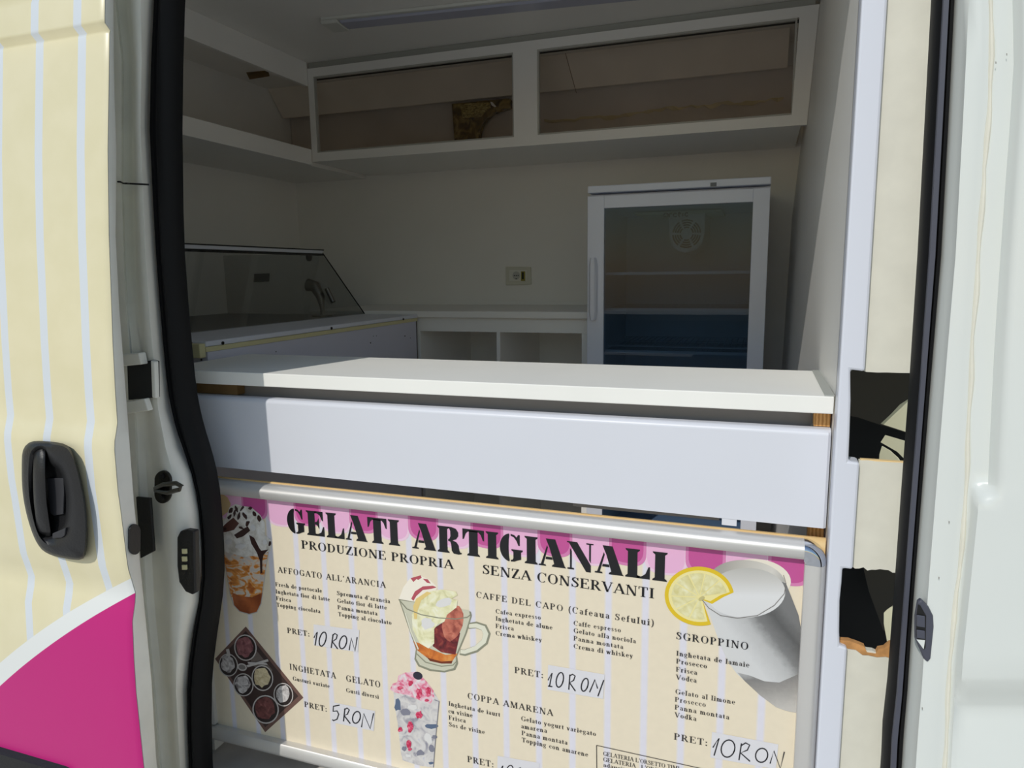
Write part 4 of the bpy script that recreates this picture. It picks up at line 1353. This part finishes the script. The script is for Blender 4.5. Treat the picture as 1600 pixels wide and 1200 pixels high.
mb = MB()
XSK = [-2.25, -2.0, -1.6, -1.3, -1.15, -1.05, -1.012, -1.004, -1.0]
secs = []
for z, y in prof_o:
    secs.append([V3(x, y + (.0008 if x == -1.004 else .003 if x == -1.0 else 0.0), z) for x in XSK])
mb.loft(secs, closed=False)
mb.build('outer_skin', door_mat(), sd, smooth=True, angle=80)
mb = MB()
secs = []
for z, y in prof_o:
    yi = tabz(prof_i, z)
    secs.append([V3(-2.25, y + .004, z), V3(-1.002, y + .004, z), V3(-1.0, y + .0045, z), V3(-1.0005, yi - .004, z), V3(-1.004, yi, z), V3(-1.02, yi + .002, z), V3(-2.25, yi + .002, z)])
mb.loft(secs, closed=True, cap=True)
mb.build('door_shell', M_JAMB, sd, smooth=True, angle=40)
# black oval bumper on the door edge
pts = []
for k in range(22):
    a = 2 * PI * k / 22
    pts.append(PX(208.5 + 9 * math.cos(a), 842.5 + 12 * math.sin(a) + (12 if math.sin(a) > 0 else -12), DX))
MB().prism(pts, (.004, 0, 0)).build('edge_bumper', M_PLA, sd, bevel=.001)
# dark rubbing strip at the foot
mb = MB()
zt_ = .752
secs = []
for x in (-2.25, -1.6, -1.19, -1.165):
    k = 1 if x < -1.17 else .2
    secs.append([V3(x, -.303, zt_ - (0 if x < -1.17 else .004)), V3(x, -.303 - .012 * k, zt_ - .006), V3(x, -.303 - .014 * k, zt_ - .03), V3(x, -.303 - .014 * k, .52), V3(x, -.296, .51)])
mb.loft(secs, closed=True, cap=True)
mb.build('rubbing_strip', M_PLA, sd, smooth=True, angle=40)
# handle
HC = lambda p: (20 + p[0] / 5.714, 680 + p[1] / 5.714)


def ring_at(poly, Y):
    return [PY(*HC(p), Y) for p in poly]


def resample(poly, n):
    """even points round a closed polygon after corner rounding"""
    for _ in range(2):
        q = []
        for i in range(len(poly)):
            a, b = poly[i], poly[(i + 1) % len(poly)]
            q += [(a[0] * .75 + b[0] * .25, a[1] * .75 + b[1] * .25), (a[0] * .25 + b[0] * .75, a[1] * .25 + b[1] * .75)]
        poly = q
    return poly


OUT = resample([(88, 120), (150, 55), (250, 48), (450, 68), (515, 110), (575, 250), (645, 540), (672, 800), (664, 1060), (618, 1120), (490, 1108), (290, 1060), (200, 950), (125, 730), (82, 500), (78, 230)], 0)
MID = [(375 + (x - 375) * .93, 585 + (y - 585) * .955) for x, y in OUT]
hn = MB()
YB = -.3015
INN = resample([(180, 190), (220, 110), (300, 105), (330, 240), (400, 265), (450, 330), (490, 480), (500, 640), (490, 830), (400, 900), (360, 940), (270, 930), (215, 860), (175, 620), (165, 400)], 0)
n_o = len(OUT)


def match(poly, n):
    """n points along a closed polygon, starting at the angle of the first point of OUT"""
    L_ = []
    tot = 0
    P_ = poly + [poly[0]]
    for a, b in zip(P_, P_[1:]):
        d = math.hypot(b[0] - a[0], b[1] - a[1])
        L_.append((tot, a, b, d))
        tot += d
    out = []
    for k in range(n):
        s = tot * k / n
        for t, a, b, d in L_:
            if t <= s <= t + d + 1e-9:
                u = (s - t) / (d or 1)
                out.append((a[0] + (b[0] - a[0]) * u, a[1] + (b[1] - a[1]) * u))
                break
    return out


NN = 64
O2, M2, I2 = match(OUT, NN), match(MID, NN), match(INN, NN)
i0 = min(range(NN), key=lambda i: (I2[i][0] - O2[0][0]) ** 2 + (I2[i][1] - O2[0][1]) ** 2)
I2 = I2[i0:] + I2[:i0]
IM = [(a[0] * .55 + b[0] * .45, a[1] * .55 + b[1] * .45) for a, b in zip(I2, M2)]
ID = [(330 + (x - 330) * .86, 540 + (y - 540) * .9) for x, y in I2]
secs = [ring_at(O2, YB), ring_at(O2, YB - .006), ring_at(M2, YB - .014), ring_at(IM, YB - .0165), ring_at(I2, YB - .012), ring_at(ID, YB - .001)]
hn.loft(secs, closed=True)
hn.add(ring_at(ID, YB - .001), [list(range(NN))])
hd = hn.build('door_handle', M_PLA, sd, smooth=True, angle=50)
GR = [(205, 130, 46), (228, 125, 52), (240, 200, 55), (236, 340, 55), (240, 480, 56), (250, 620, 58), (272, 760, 60), (290, 880, 60)]
mb = MB()
secs = []
for i, (cx, cy, hw) in enumerate([(246, 112, 40), (242, 150, 50), (236, 230, 54), (234, 350, 56), (238, 480, 57), (246, 610, 58), (262, 740, 60), (278, 860, 62), (286, 905, 55)]):
    yy = YB - (.008, .013, .018, .0215, .0225, .022, .019, .014, .006)[i]
    secs.append([PY(*HC((cx - hw, cy)), yy + .008), PY(*HC((cx - hw * .95, cy)), yy + .002), PY(*HC((cx - hw * .5, cy)), yy), PY(*HC((cx + hw * .45, cy)), yy), PY(*HC((cx + hw * .95, cy)), yy + .003), PY(*HC((cx + hw, cy)), yy + .010), PY(*HC((cx, cy)), yy + .011)])
mb.loft(secs, closed=True, cap=True)
mb.build('grip', M_PLA, hd, smooth=True, angle=50)
MB().prism([PY(*HC(p), YB - .002) for p in ((312, 380), (465, 380), (470, 500), (462, 700), (380, 715), (345, 690))], (0, -.003, 0)).build('recess_pad', M_PAD, hd, bevel=.001)
MB().prism([PY(*HC(p), YB - .012) for p in ((372, 870), (490, 820), (480, 890), (450, 910), (372, 915))], (0, -.004, 0)).build('recess_lip', M_PAD, hd, bevel=.001)

# ------------------------------------------------------------------ overhead cabinet on the back wall
YC = 1.34
oc = thing('overhead_cabinet', (-.8, 1.56, 2.09), 'white overhead cabinet on the back wall with two smoky sliding openings', 'cabinet')
zt, zb = 2.451, 2.100
OL = [PY(*p, YC) for p in ((489.3, 120), (802.7, 81.3), (802.0, 216), (494.7, 237.3))]
OR = [PY(*p, YC) for p in ((840, 77.3), (1249, 26.7), (1237, 181.3), (838.7, 213.3))]
xl = -1.7065
D = .018


def quadbar(mb, a, b, c, d, y, dep):
    """front face corners given as (x, z)"""
    mb.prism([(q[0], y, q[1]) for q in (a, b, c, d)], (0, dep, 0))


ozt, ozb = (OL[0].z + OR[1].z) / 2, (OL[3].z + OR[2].z) / 2
lx0, lx1 = (OL[0].x + OL[3].x) / 2, (OL[1].x + OL[2].x) / 2
rx0 = (OR[0].x + OR[3].x) / 2
rxt, rxb = OR[1].x, OR[2].x
mb = MB()
quadbar(mb, (xl, ozt), (xr(YC, ozt) - .0015, ozt), (xr(YC, zt) - .0015, zt), (xl, zt), YC, D)
quadbar(mb, (xl, zb), (xr(YC, zb) - .0015, zb), (xr(YC, ozb) - .0015, ozb), (xl, ozb), YC, D)
quadbar(mb, (xl, ozb), (lx0, ozb), (lx0, ozt), (xl, ozt), YC, D)
quadbar(mb, (lx1, ozb), (rx0, ozb), (rx0, ozt), (lx1, ozt), YC, D)
quadbar(mb, (rxb, ozb), (xr(YC, ozb) - .0015, ozb), (xr(YC, ozt) - .0015, ozt), (rxt, ozt), YC, D)
mb.build('face_frame', M_LAM, oc)
mb = MB()
g = .006
for a, b in ((lx0, lx1), (rx0, rxb + .004)):          # thin grey beads round each opening
    for x0, x1, z0, z1 in ((a, b, ozt - g, ozt), (a, b, ozb, ozb + g), (a, a + g, ozb + g, ozt - g), (b - g, b, ozb + g, ozt - g)):
        mb.box(x0, x1, YC + .004, YC + .016, z0, z1)
mb.build('glazing_bead', mat('grey_bead', (176, 174, 166), .5), oc)
MB().box(xl, .10, YC + .019, 1.778, zb, zb + .014).build('bottom_panel', M_LAM, oc)
MB().box(xl, .125, YC + .010, YC + .03, zt + .0005, 2.474).build('top_trim', mat('grey_trim', (168, 168, 160), .5), oc)
for a, b in ((lx0, lx1), (rx0, rxb)):
    MB().box(a + .004, b - .002, YC + .0175, YC + .020, ozb + .004, ozt - .004).build('acrylic_pane', M_ACRYL, oc)
mb = MB()
mb.box(lx0 - .03, lx1 + .02, YC + .024, YC + .045, ozt - .003, ozt + .010)
mb.box(rx0 - .02, rxt + .01, YC + .024, YC + .045, ozt - .003, ozt + .010)
mb.build('slide_track', M_DARK, oc)
# the van's inner lining behind the openings: a sloping upper board and a lower board
a = PY(500, 178, 1.70)
b = PY(1230, 106, 1.70)
zl = (a.z + b.z) / 2
mb = MB()
mb.prism([(-2.10, 1.70, zl), (-2.10, 1.712, zl), (-2.10, 1.62, 2.474), (-2.10, 1.606, 2.474)], (2.16, 0, 0))
tag(mb.build('sloping_lining', M_BEIGE, WB), kind='structure')
MB().box(-2.10, .11, 1.760, 1.778, zb + .015, zl + .02).build('lower_lining', mat('dull_lining', (214, 204, 194), .65, var=.1, vscale=5), WB)['kind'] = 'structure'
p0, p1 = PY(884, 82, 1.615), PY(898, 143, 1.69)
k_ = (1.70 - 1.606) / (zl - 2.474)
q0 = V3(p0.x, 1.606 + (p0.z - 2.474) * k_, p0.z)
q1 = V3(p1.x, 1.606 + (p1.z - 2.474) * k_, p1.z)
MB().prism([q0, q0 + V3(.002, 0, 0), q1 + V3(.002, 0, 0), q1], (0, -.0008, -.0006)).build('lining_joint', M_BROWN, WB)['kind'] = 'structure'
# wrinkled clear film along the lower lining
mb = MB()
top, bot = [], []
for i in range(40):
    x = 850 + i * 9.6
    y = 188 - i * .75 + random.uniform(-2.5, 2.5) + (-6 if i > 16 else 0)
    top.append(PY(x, y, 1.752 + random.uniform(-.002, .002)))
    bot.append(PY(x, y + 4 + random.uniform(-2, 4) * (i > 8), 1.750 + random.uniform(-.003, .003)))
mb.loft([top, bot], closed=False)
mb.build('peeling_tape_strip', mat('pale_peeling_tape', (206, 190, 150), .15), WB)['kind'] = 'structure'

tpz = thing('taped_offcut', (PY(735, 214, 1.70).x, 1.70, zb + .014), 'curved offcut wrapped in shiny brown packing tape, standing inside the overhead cabinet', 'offcut')
TC = lambda p: (680 + p[0] / 10, 130 + p[1] / 10)
ol = [(255, 320), (1150, 232), (1185, 260), (1185, 380), (1050, 410), (900, 470), (800, 560), (730, 660), (695, 760), (690, 850), (620, 885), (295, 900)]
pts = [PY(*TC(p), 1.705) for p in ol]
lowz = zb + .0145
pts = [V3(q.x, q.y, max(q.z, lowz)) for q in pts]
MB().prism(pts, (0, .03, 0)).build('wrapped_board', M_TAPE, tpz, bevel=.003)
mb = MB()
for poly, m in (([(395, 350), (480, 318), (860, 300), (870, 380), (800, 430), (720, 525), (430, 548)], 0), ):
    mb.add([PY(*TC(p), 1.7035) for p in poly], [list(range(len(poly)))], 0)
mb.build('crinkled_tape', ramp_mat('crinkled_yellow_tape', [(.35, (96, 74, 26)), (.5, (168, 146, 80)), (.7, (206, 190, 128))], 40, 3, 2.0, .2, stretch=(1, 1, 3)), tpz)
MB().add([PY(*TC(p), 1.7030) for p in ((860, 292), (890, 292), (955, 365), (930, 375), (880, 345))], [(0, 1, 2, 3, 4)]).build('tape_glint', mat('white_tape_glint', (235, 232, 226), .2), tpz)  # white patch painted as a glint on the shiny tape

# ------------------------------------------------------------------ overhead shelf along the left wall
os_ = thing('overhead_shelf', (-1.9, .6, 2.08), 'white open overhead shelf running along the left wall', 'shelf')
xs = -1.707
MB().box(xs - .016, xs, -.05, 1.338, 2.386, 2.474).build('upper_fascia', M_LAM, os_)
MB().box(xs - .016, xs, -.05, 1.338, 2.088, 2.147).build('front_lip', M_LAM, os_)
MB().box(-2.104, xs - .0165, -.05, 1.778, 2.088, 2.104).build('shelf_board', M_LAM, os_)
tag(MB().prism([PZ(*p, 2.4748) for p in ((385, 113), (419, 110), (421, 118), (390, 123))], (0, 0, -.003)).build('brown_patch', M_BROWN, CEIL), kind='structure')
MB().prism([PX(*p, xs - .016) for p in ((337, 73), (342, 74), (352, 80), (345, 81))], (.015, 0, 0)).build('loose_chip', M_LAM, os_)

# ------------------------------------------------------------------ ceiling light (switched off)
cl = thing('ceiling_light', (-.9, 1.0, 2.44), 'slim white ceiling strip light, switched off', 'light')
ang = math.radians(6.0)
ex, ey = V3(math.cos(ang), math.sin(ang), 0), V3(-math.sin(ang), math.cos(ang), 0)
o0 = PZ(498.7, 33.3, 2.462)
o0.z = 0


def obx(mb, u0, u1, v0, v1, z0, z1, sl_=0.0):
    pts = []
    for z in (z0, z1):
        k = sl_ if z == z0 else 0.0
        for v in (v0 + k, v1 - k):
            for u in (u0, u1):
                q = o0 + ex * u + ey * v
                pts.append(V3(q.x, q.y, z))
    return mb.hexa(pts)


obx(MB(), .004, 1.2, 0, .105, 2.466, 2.4745, .003).build('housing', M_LAMPW, cl, bevel=.002)
obx(MB(), .062, 1.14, .016, .092, 2.459, 2.4655, .008).build('diffuser', M_DIFF, cl, bevel=.002)
obx(MB(), .0, .060, .002, .103, 2.456, 2.4655, .008).build('end_cap', M_LAMPW, cl, bevel=.003)

# ------------------------------------------------------------------ display case along the left wall
XC = -1.218
dc = thing('display_case', (-1.65, .7, .55), 'low white gelato display case with slanted glass along the left wall', 'display case')
ztop = 1.503
MB().box(-2.095, XC, .165, 1.235, .56, 1.4775).build('case_body', mat('lilac_white_panel', (206, 206, 220), .45, var=.02), dc)
MB().box(-2.095, XC + .0015, .160, 1.243, 1.478, 1.4895).build('ivory_band', M_IVORY, dc)
MB().box(-1.47, XC + .003, .160, 1.245, 1.490, ztop).build('top_trim', M_LAMCOOL, dc, bevel=.003)
MB().box(-2.095, -1.4705, .160, 1.245, 1.490, ztop - .001).build('well_deck', mat('dim_steel_deck', (120, 122, 124), .4, metal=.6), dc)
MB().box(-1.36, XC - .0355, .140, .159, 1.468, 1.5005).build('end_block', M_BROWN, dc)
MB().box(XC - .035, XC + .002, .140, .159, 1.466, 1.4985).build('end_cap', M_IVORY, dc, bevel=.002)
for px in ((347.7, 536), (517.6, 513), (630, 498.7)):
    q = PX(*px, XC + .003)
    MB().disc((XC + .0032, q.y, q.z), .0042, 'X', .002, 14).build('screw', M_DSTEEL, dc)
for px in ((578.7, 535.7), (314.4, 562.2), (632.5, 525), (583, 525.2), (588, 524.8), (641, 528), (431, 549.5)):
    q = PX(*px, XC)
    MB().disc((XC + .0003, q.y, q.z), .0026 if px[0] in (578.7, 314.4, 632.5) else .0015, 'X', .001, 10).build('screw_hole', M_BLK, dc)
# glass
gb, gt_ = V3(-1.445, 0, ztop), V3(-1.622, 0, 1.742)
nrm = V3(gt_.z - gb.z, 0, gb.x - gt_.x).normalized() * .003
mb = MB()
mb.prism([V3(q.x, .16, q.z) for q in (gb, gt_, gt_ + nrm, gb + nrm)], (0, 1.085, 0))
mb.build('slanted_glass', M_GLASS, dc)
MB().prism([V3(-1.447, 1.238, ztop), V3(-1.622, 1.238, 1.738), V3(-2.09, 1.238, 1.738), V3(-2.09, 1.238, ztop)], (0, .003, 0)).build('end_glass', M_GLASS, dc)
MB().tube([V3(gb.x + .003, 1.243, ztop + .001), V3(gt_.x + .003, 1.243, 1.742)], .0024, 8).build('glass_edge', M_BLK, dc)
mb = MB()
mb.box(-1.636, -1.612, .16, 1.247, 1.748, 1.752, 0)
mb.box(-1.640, -1.615, .16, 1.243, 1.736, 1.748, 1)
mb.box(-1.634, -1.611, .16, 1.243, 1.728, 1.736, 0)
mb.build('top_rail', [M_BLK, M_LAMCOOL], dc)
# swivel fitting and clips inside the glass
fx = PY(507, 478, 1.12)
mb = MB()
mb.tube([V3(-1.52, 1.08, ztop), V3(-1.52, 1.08, 1.53), V3(-1.525, 1.08, 1.575), V3(-1.545, 1.08, 1.612), V3(-1.575, 1.08, 1.618)], [.010, .008, .016, .022, .024], 12)
mb.tube([V3(-1.50, 1.085, 1.605), V3(-1.475, 1.085, 1.555)], .009, 10)
mb.disc((-1.52, 1.08, ztop), .04, 'Z', .006, 20)
mb.build('swivel_fitting', M_STEEL, dc, smooth=True, angle=50)
MB().disc((-1.625, 1.16, 1.722), .016, 'X', .006, 16).build('glass_clip', M_PLA, dc)
# plates on the walls
vp = thing('wall_plate', (-2.103, 1.1, 1.60), 'small dark outlet plate on the left wall behind the case glass', 'outlet')
q = [PX(*p, -2.1045) for p in ((397, 428), (420, 427), (419, 440), (396, 441))]
vp.location = (-2.1045, (q[0].y + q[1].y) / 2, q[2].z)
MB().prism(q, (.006, 0, 0)).build('plate', mat('dark_grey_plate', (56, 56, 58), .5), vp, bevel=.001)
MB().prism([V3(-2.0984, a.y + (q[0].y + q[1].y - 2 * a.y) * .22, a.z + ((q[0].z + q[2].z) / 2 - a.z) * .4) for a in q], (.0012, 0, 0)).build('outlet_face', M_BLK, vp)

ws = thing('wall_socket', (PY(810, 431, 1.78).x, 1.778, PY(810, 445, 1.78).z), 'cream wall socket with a yellowish switch on the back wall beside the fridge', 'socket')
SK = lambda p: (600 + p[0] / 4.286, 340 + p[1] / 4.286)
MB().prism([PY(*SK(p), 1.7795) for p in ((818, 328), (988, 330), (990, 448), (820, 452))], (0, -.010, 0)).build('cover_plate', mat('socket_ivory', (214, 212, 196), .4), ws, bevel=.003)
c = PY(*SK((886, 388)), 1.768)
MB().prism([PY(*SK(p), 1.769) for p in ((840, 350), (955, 350), (955, 424), (840, 424))], (0, -.0012, 0)).build('module_plate', mat('socket_white', (226, 225, 214), .4), ws)
MB().disc((c.x, 1.7677, c.z), .0175, 'Y', .001, 24).build('socket_face', mat('socket_grey', (190, 190, 182), .4), ws)
mb = MB()
for dx in (-.0085, 0, .0085):
    mb.disc((c.x + dx, 1.7666, c.z), .0026, 'Y', .0005, 10)
mb.box(c.x - .003, c.x + .003, 1.7660, 1.7666, c.z - .0155, c.z - .0125)
mb.build('pin_hole', M_BLK, ws)
MB().prism([PY(*SK(p), 1.7677) for p in ((918, 360), (946, 360), (946, 424), (918, 424))], (0, -.003, 0)).build('switch', mat('olive_switch', (150, 140, 52), .45), ws, bevel=.0008)
MB().prism([PY(*SK(p), 1.7646) for p in ((924, 366), (936, 366), (936, 412), (924, 412))], (0, -.0006, 0)).build('switch_mark', M_BLK, ws)

# ------------------------------------------------------------------ back worktop and the open cabinet under it
wt = thing('worktop', (-.9, 1.5, 1.488), 'narrow white worktop along the back wall, left of the fridge', 'worktop')
MB().box(-1.70, -.556, 1.250, 1.778, 1.490, 1.5155).build('slab', M_LAM, wt, bevel=.004)
MB().box(-1.70, -.556, 1.768, 1.778, 1.516, 1.532).build('upstand', M_LAM, wt)
bc = thing('base_cabinet', (-.9, 1.5, .55), 'white open-fronted base cabinet under the back worktop', 'cabinet')
za = PY(780, 519, 1.27).z
MB().box(-1.232, -.556, 1.270, 1.288, za, 1.4895).build('fascia', M_LAM, bc)
a = PY(657, 530, 1.27).x
b = PY(909, 530, 1.27).x
MB().box(-1.232, a, 1.270, 1.77, .555, za - .0005).build('side_panel', M_LAM, bc)
MB().box(b, -.556, 1.270, 1.77, .555, za - .0005).build('side_panel', M_LAM, bc)
c = PY(779.5, 540, 1.28).x
MB().box(c - .007, c + .007, 1.275, 1.765, .572, za - .0005).build('divider', M_LAM, bc)
MB().box(a, b, 1.766, 1.776, .572, 1.488).build('back_panel', M_LAM, bc)
MB().box(a, b, 1.272, 1.764, .555, .571).build('bottom_shelf', M_LAM, bc)

# ------------------------------------------------------------------ glass door fridge
YF = 1.22
FX0, FX1 = -.548, .0165
fg = thing('fridge', ((FX0 + FX1) / 2, 1.48, .55), 'white upright display fridge with glass door and fan inside', 'fridge')
mb = MB()
th = .03
mb.box(FX0, FX0 + th, YF, 1.765, .57, 1.905)
mb.box(FX1 - th, FX1, YF, 1.765, .57, 1.905)
mb.box(FX0 + th, FX1 - th, 1.735, 1.765, .57, 1.905)
mb.box(FX0 + th, FX1 - th, YF, 1.735, .57, .66)
mb.box(FX0 + th, FX1 - th, YF, 1.735, 1.875, 1.905)
mb.build('carcass', M_FRIDGE, fg)
MB().box(FX0 - .001, FX1 + .001, YF - .035, 1.765, 1.9075, 1.930).build('top_cap', M_FRIDGE, fg, bevel=.003)
d1, d2 = PY(1110, 285.5, YF - .0355), PY(1119.5, 291, YF - .0355)
MB().box(d1.x, d2.x, YF - .0365, YF - .0345, d2.z, d1.z).build('display', mat('grey_display', (92, 96, 104), .3), fg)
mb = MB()
mb.box(FX0 + th, FX0 + th + .004, YF + .01, 1.73, .66, 1.873)
mb.box(FX1 - th - .004, FX1 - th, YF + .01, 1.73, .66, 1.873)
mb.box(FX0 + th, FX1 - th, 1.722, 1.734, .66, 1.873)
mb.box(FX0 + th, FX1 - th, YF + .01, 1.722, 1.865, 1.8745)
mb.build('liner', M_LINER, fg)
YD = YF - .04
a = PY(944, 323, YD)
b = PY(1176.5, 318, YD)
gx0, gx1, gz1, gz0 = a.x, b.x, (a.z + b.z) / 2, .66
dz1, dz0 = 1.897, .60
mb = MB()
mb.box(FX0, gx0, YD, YF - .004, dz0, dz1)
mb.box(gx1, FX1, YD, YF - .004, dz0, dz1)
mb.box(gx0, gx1, YD, YF - .004, gz1, dz1)
mb.box(gx0, gx1, YD, YF - .004, dz0, gz0)
dr = mb.build('door', M_FRIDGE, fg, bevel=.0015)
MB().box(gx0 - .001, gx1 + .001, YD + .006, YD + .011, gz0 - .001, gz1 + .001).build('door_glass', M_FGLASS, dr)
mb = MB()
mb.box(FX0 + .004, FX1 - .004, YF - .0038, YF - .0005, dz0, dz1 - .002)
for_g = mb
MB().box(FX0 + .003, FX0 + .02, YF - .0035, YF - .0005, dz0 + .02, dz1 - .004).build('gasket', M_RUBLT, dr)
ha, hb = PY(927, 403, YD - .012), PY(927, 500, YD - .012)
hw = .0125
xh = ha.x
mb = MB()
secs = []
for k in range(9):
    t = k / 8
    z = hb.z + (ha.z - hb.z) * t
    s = 1 if 0 < k < 8 else .6
    secs.append([V3(xh + u * hw * s, YD - .012 + v, z) for u, v in ((-1, .0115), (-1, -.006), (-.6, -.011), (.5, -.011), (.9, -.006), (1, .0115))])
mb.loft(secs, True, True)
mb.build('handle', M_FRIDGE, dr, smooth=True, angle=40)
# shelves: front strips and glass or wire decks
for i, (py_, wire) in enumerate(((426.5, False), (484, False), (551, False))):
    q = PY(1060, py_, YF + .07)
    mb = MB()
    mb.box(FX0 + th + .006, FX1 - th - .006, YF + .07, YF + .078, q.z - .0048, q.z + .0048)
    s_ = mb.build('shelf', mat('shelf_trim', (214, 222, 226), .35), fg)
    MB().box(FX0 + th + .006, FX1 - th - .006, YF + .0785, 1.70, q.z - .002, q.z + .002).build('shelf_glass', M_CLEAR, s_)
q = PY(1060, 541, YF + .12)
mb = MB()
x0, x1 = FX0 + th + .008, FX1 - th - .008
mb.tube([V3(x0, YF + .1, q.z), V3(x1, YF + .1, q.z)], .003, 8)
mb.tube([V3(x0, 1.68, q.z), V3(x1, 1.68, q.z)], .003, 8)
for k in range(24):
    x = x0 + (x1 - x0) * (k + .5) / 24
    mb.tube([V3(x, YF + .1, q.z), V3(x, 1.68, q.z)], .0014, 6)
for k in range(3):
    y_ = YF + .16 + k * .15
    mb.tube([V3(x0, y_, q.z - .003), V3(x1, y_, q.z - .003)], .0018, 6)
mb.build('wire_rack', mat('rack_wire', (196, 204, 206), .3, metal=.4), fg, smooth=True)
# fan housing on the back of the liner
YN = 1.46
FC = lambda p: (1020 + p[0] / 8, 310 + p[1] / 8)
pts = [(195, 190), (655, 180), (650, 450), (620, 560), (560, 630), (480, 670), (400, 685), (320, 665), (250, 610), (215, 540), (200, 440)]
fcv = MB().prism([PY(*FC(p), YN) for p in pts], (0, .258, 0)).build('fan_cover', M_FAN, fg, bevel=.004)
MB().prism([PY(*p, YN - .01) for p in ((990, 332), (1128, 327), (1128, 330), (1104, 333), (1036, 336), (992, 336))], (0, .26, 0)).build('light_cover', mat('pale_green_cover', (196, 206, 176), .4), fg, bevel=.002)
cc = PY(*FC((422, 442)), YN - .001)
kx = (PY(*FC((602, 442)), YN).x - PY(*FC((242, 442)), YN).x) / 2
mb = MB()
for k in range(4):
    r = kx * (1 - .165 * k)
    r2 = r - kx * .105
    for s6 in range(6):
        a0 = math.radians(s6 * 60 + 3 + 5 * k * .3)
        a1 = math.radians(s6 * 60 + 53)
        o1 = [V3(cc.x + r * math.cos(a0 + (a1 - a0) * i / 8), YN - .0012, cc.z + r * math.sin(a0 + (a1 - a0) * i / 8)) for i in range(9)]
        o2 = [V3(cc.x + r2 * math.cos(a0 + (a1 - a0) * i / 8), YN - .0012, cc.z + r2 * math.sin(a0 + (a1 - a0) * i / 8)) for i in range(9)]
        mb.prism(o1 + o2[::-1], (0, .001, 0))
mb.build('fan_slots', M_BLK, fcv)
# maker's lettering
mb = MB()
LP = lambda p: (1020 + p[0] / 8, 310 + p[1] / 8)
for s in ([(180, 188), (150, 190), (138, 210), (145, 230), (170, 232), (182, 218)], [(183, 185), (181, 234)], [(205, 190), (203, 234)], [(205, 200), (220, 188), (240, 188)], [(300, 188), (275, 186), (255, 200), (258, 222), (275, 230), (300, 226)], [(328, 170), (326, 222), (340, 226)], [(312, 190), (352, 186)], [(375, 186), (373, 224)], [(440, 182), (418, 182), (402, 195), (404, 215), (420, 222), (440, 218)]):
    poly = stroke([LP(p) for p in s], 2.0)
    n = len(poly)
    pp = [PY(*p_, YN - .0125) for p_ in poly]
    for k in range(len(s) - 1):
        mb.add([pp[k], pp[k + 1], pp[n - 2 - k], pp[n - 1 - k]], [(0, 1, 2, 3)])
mb.build('lettering', M_BLK, fcv)
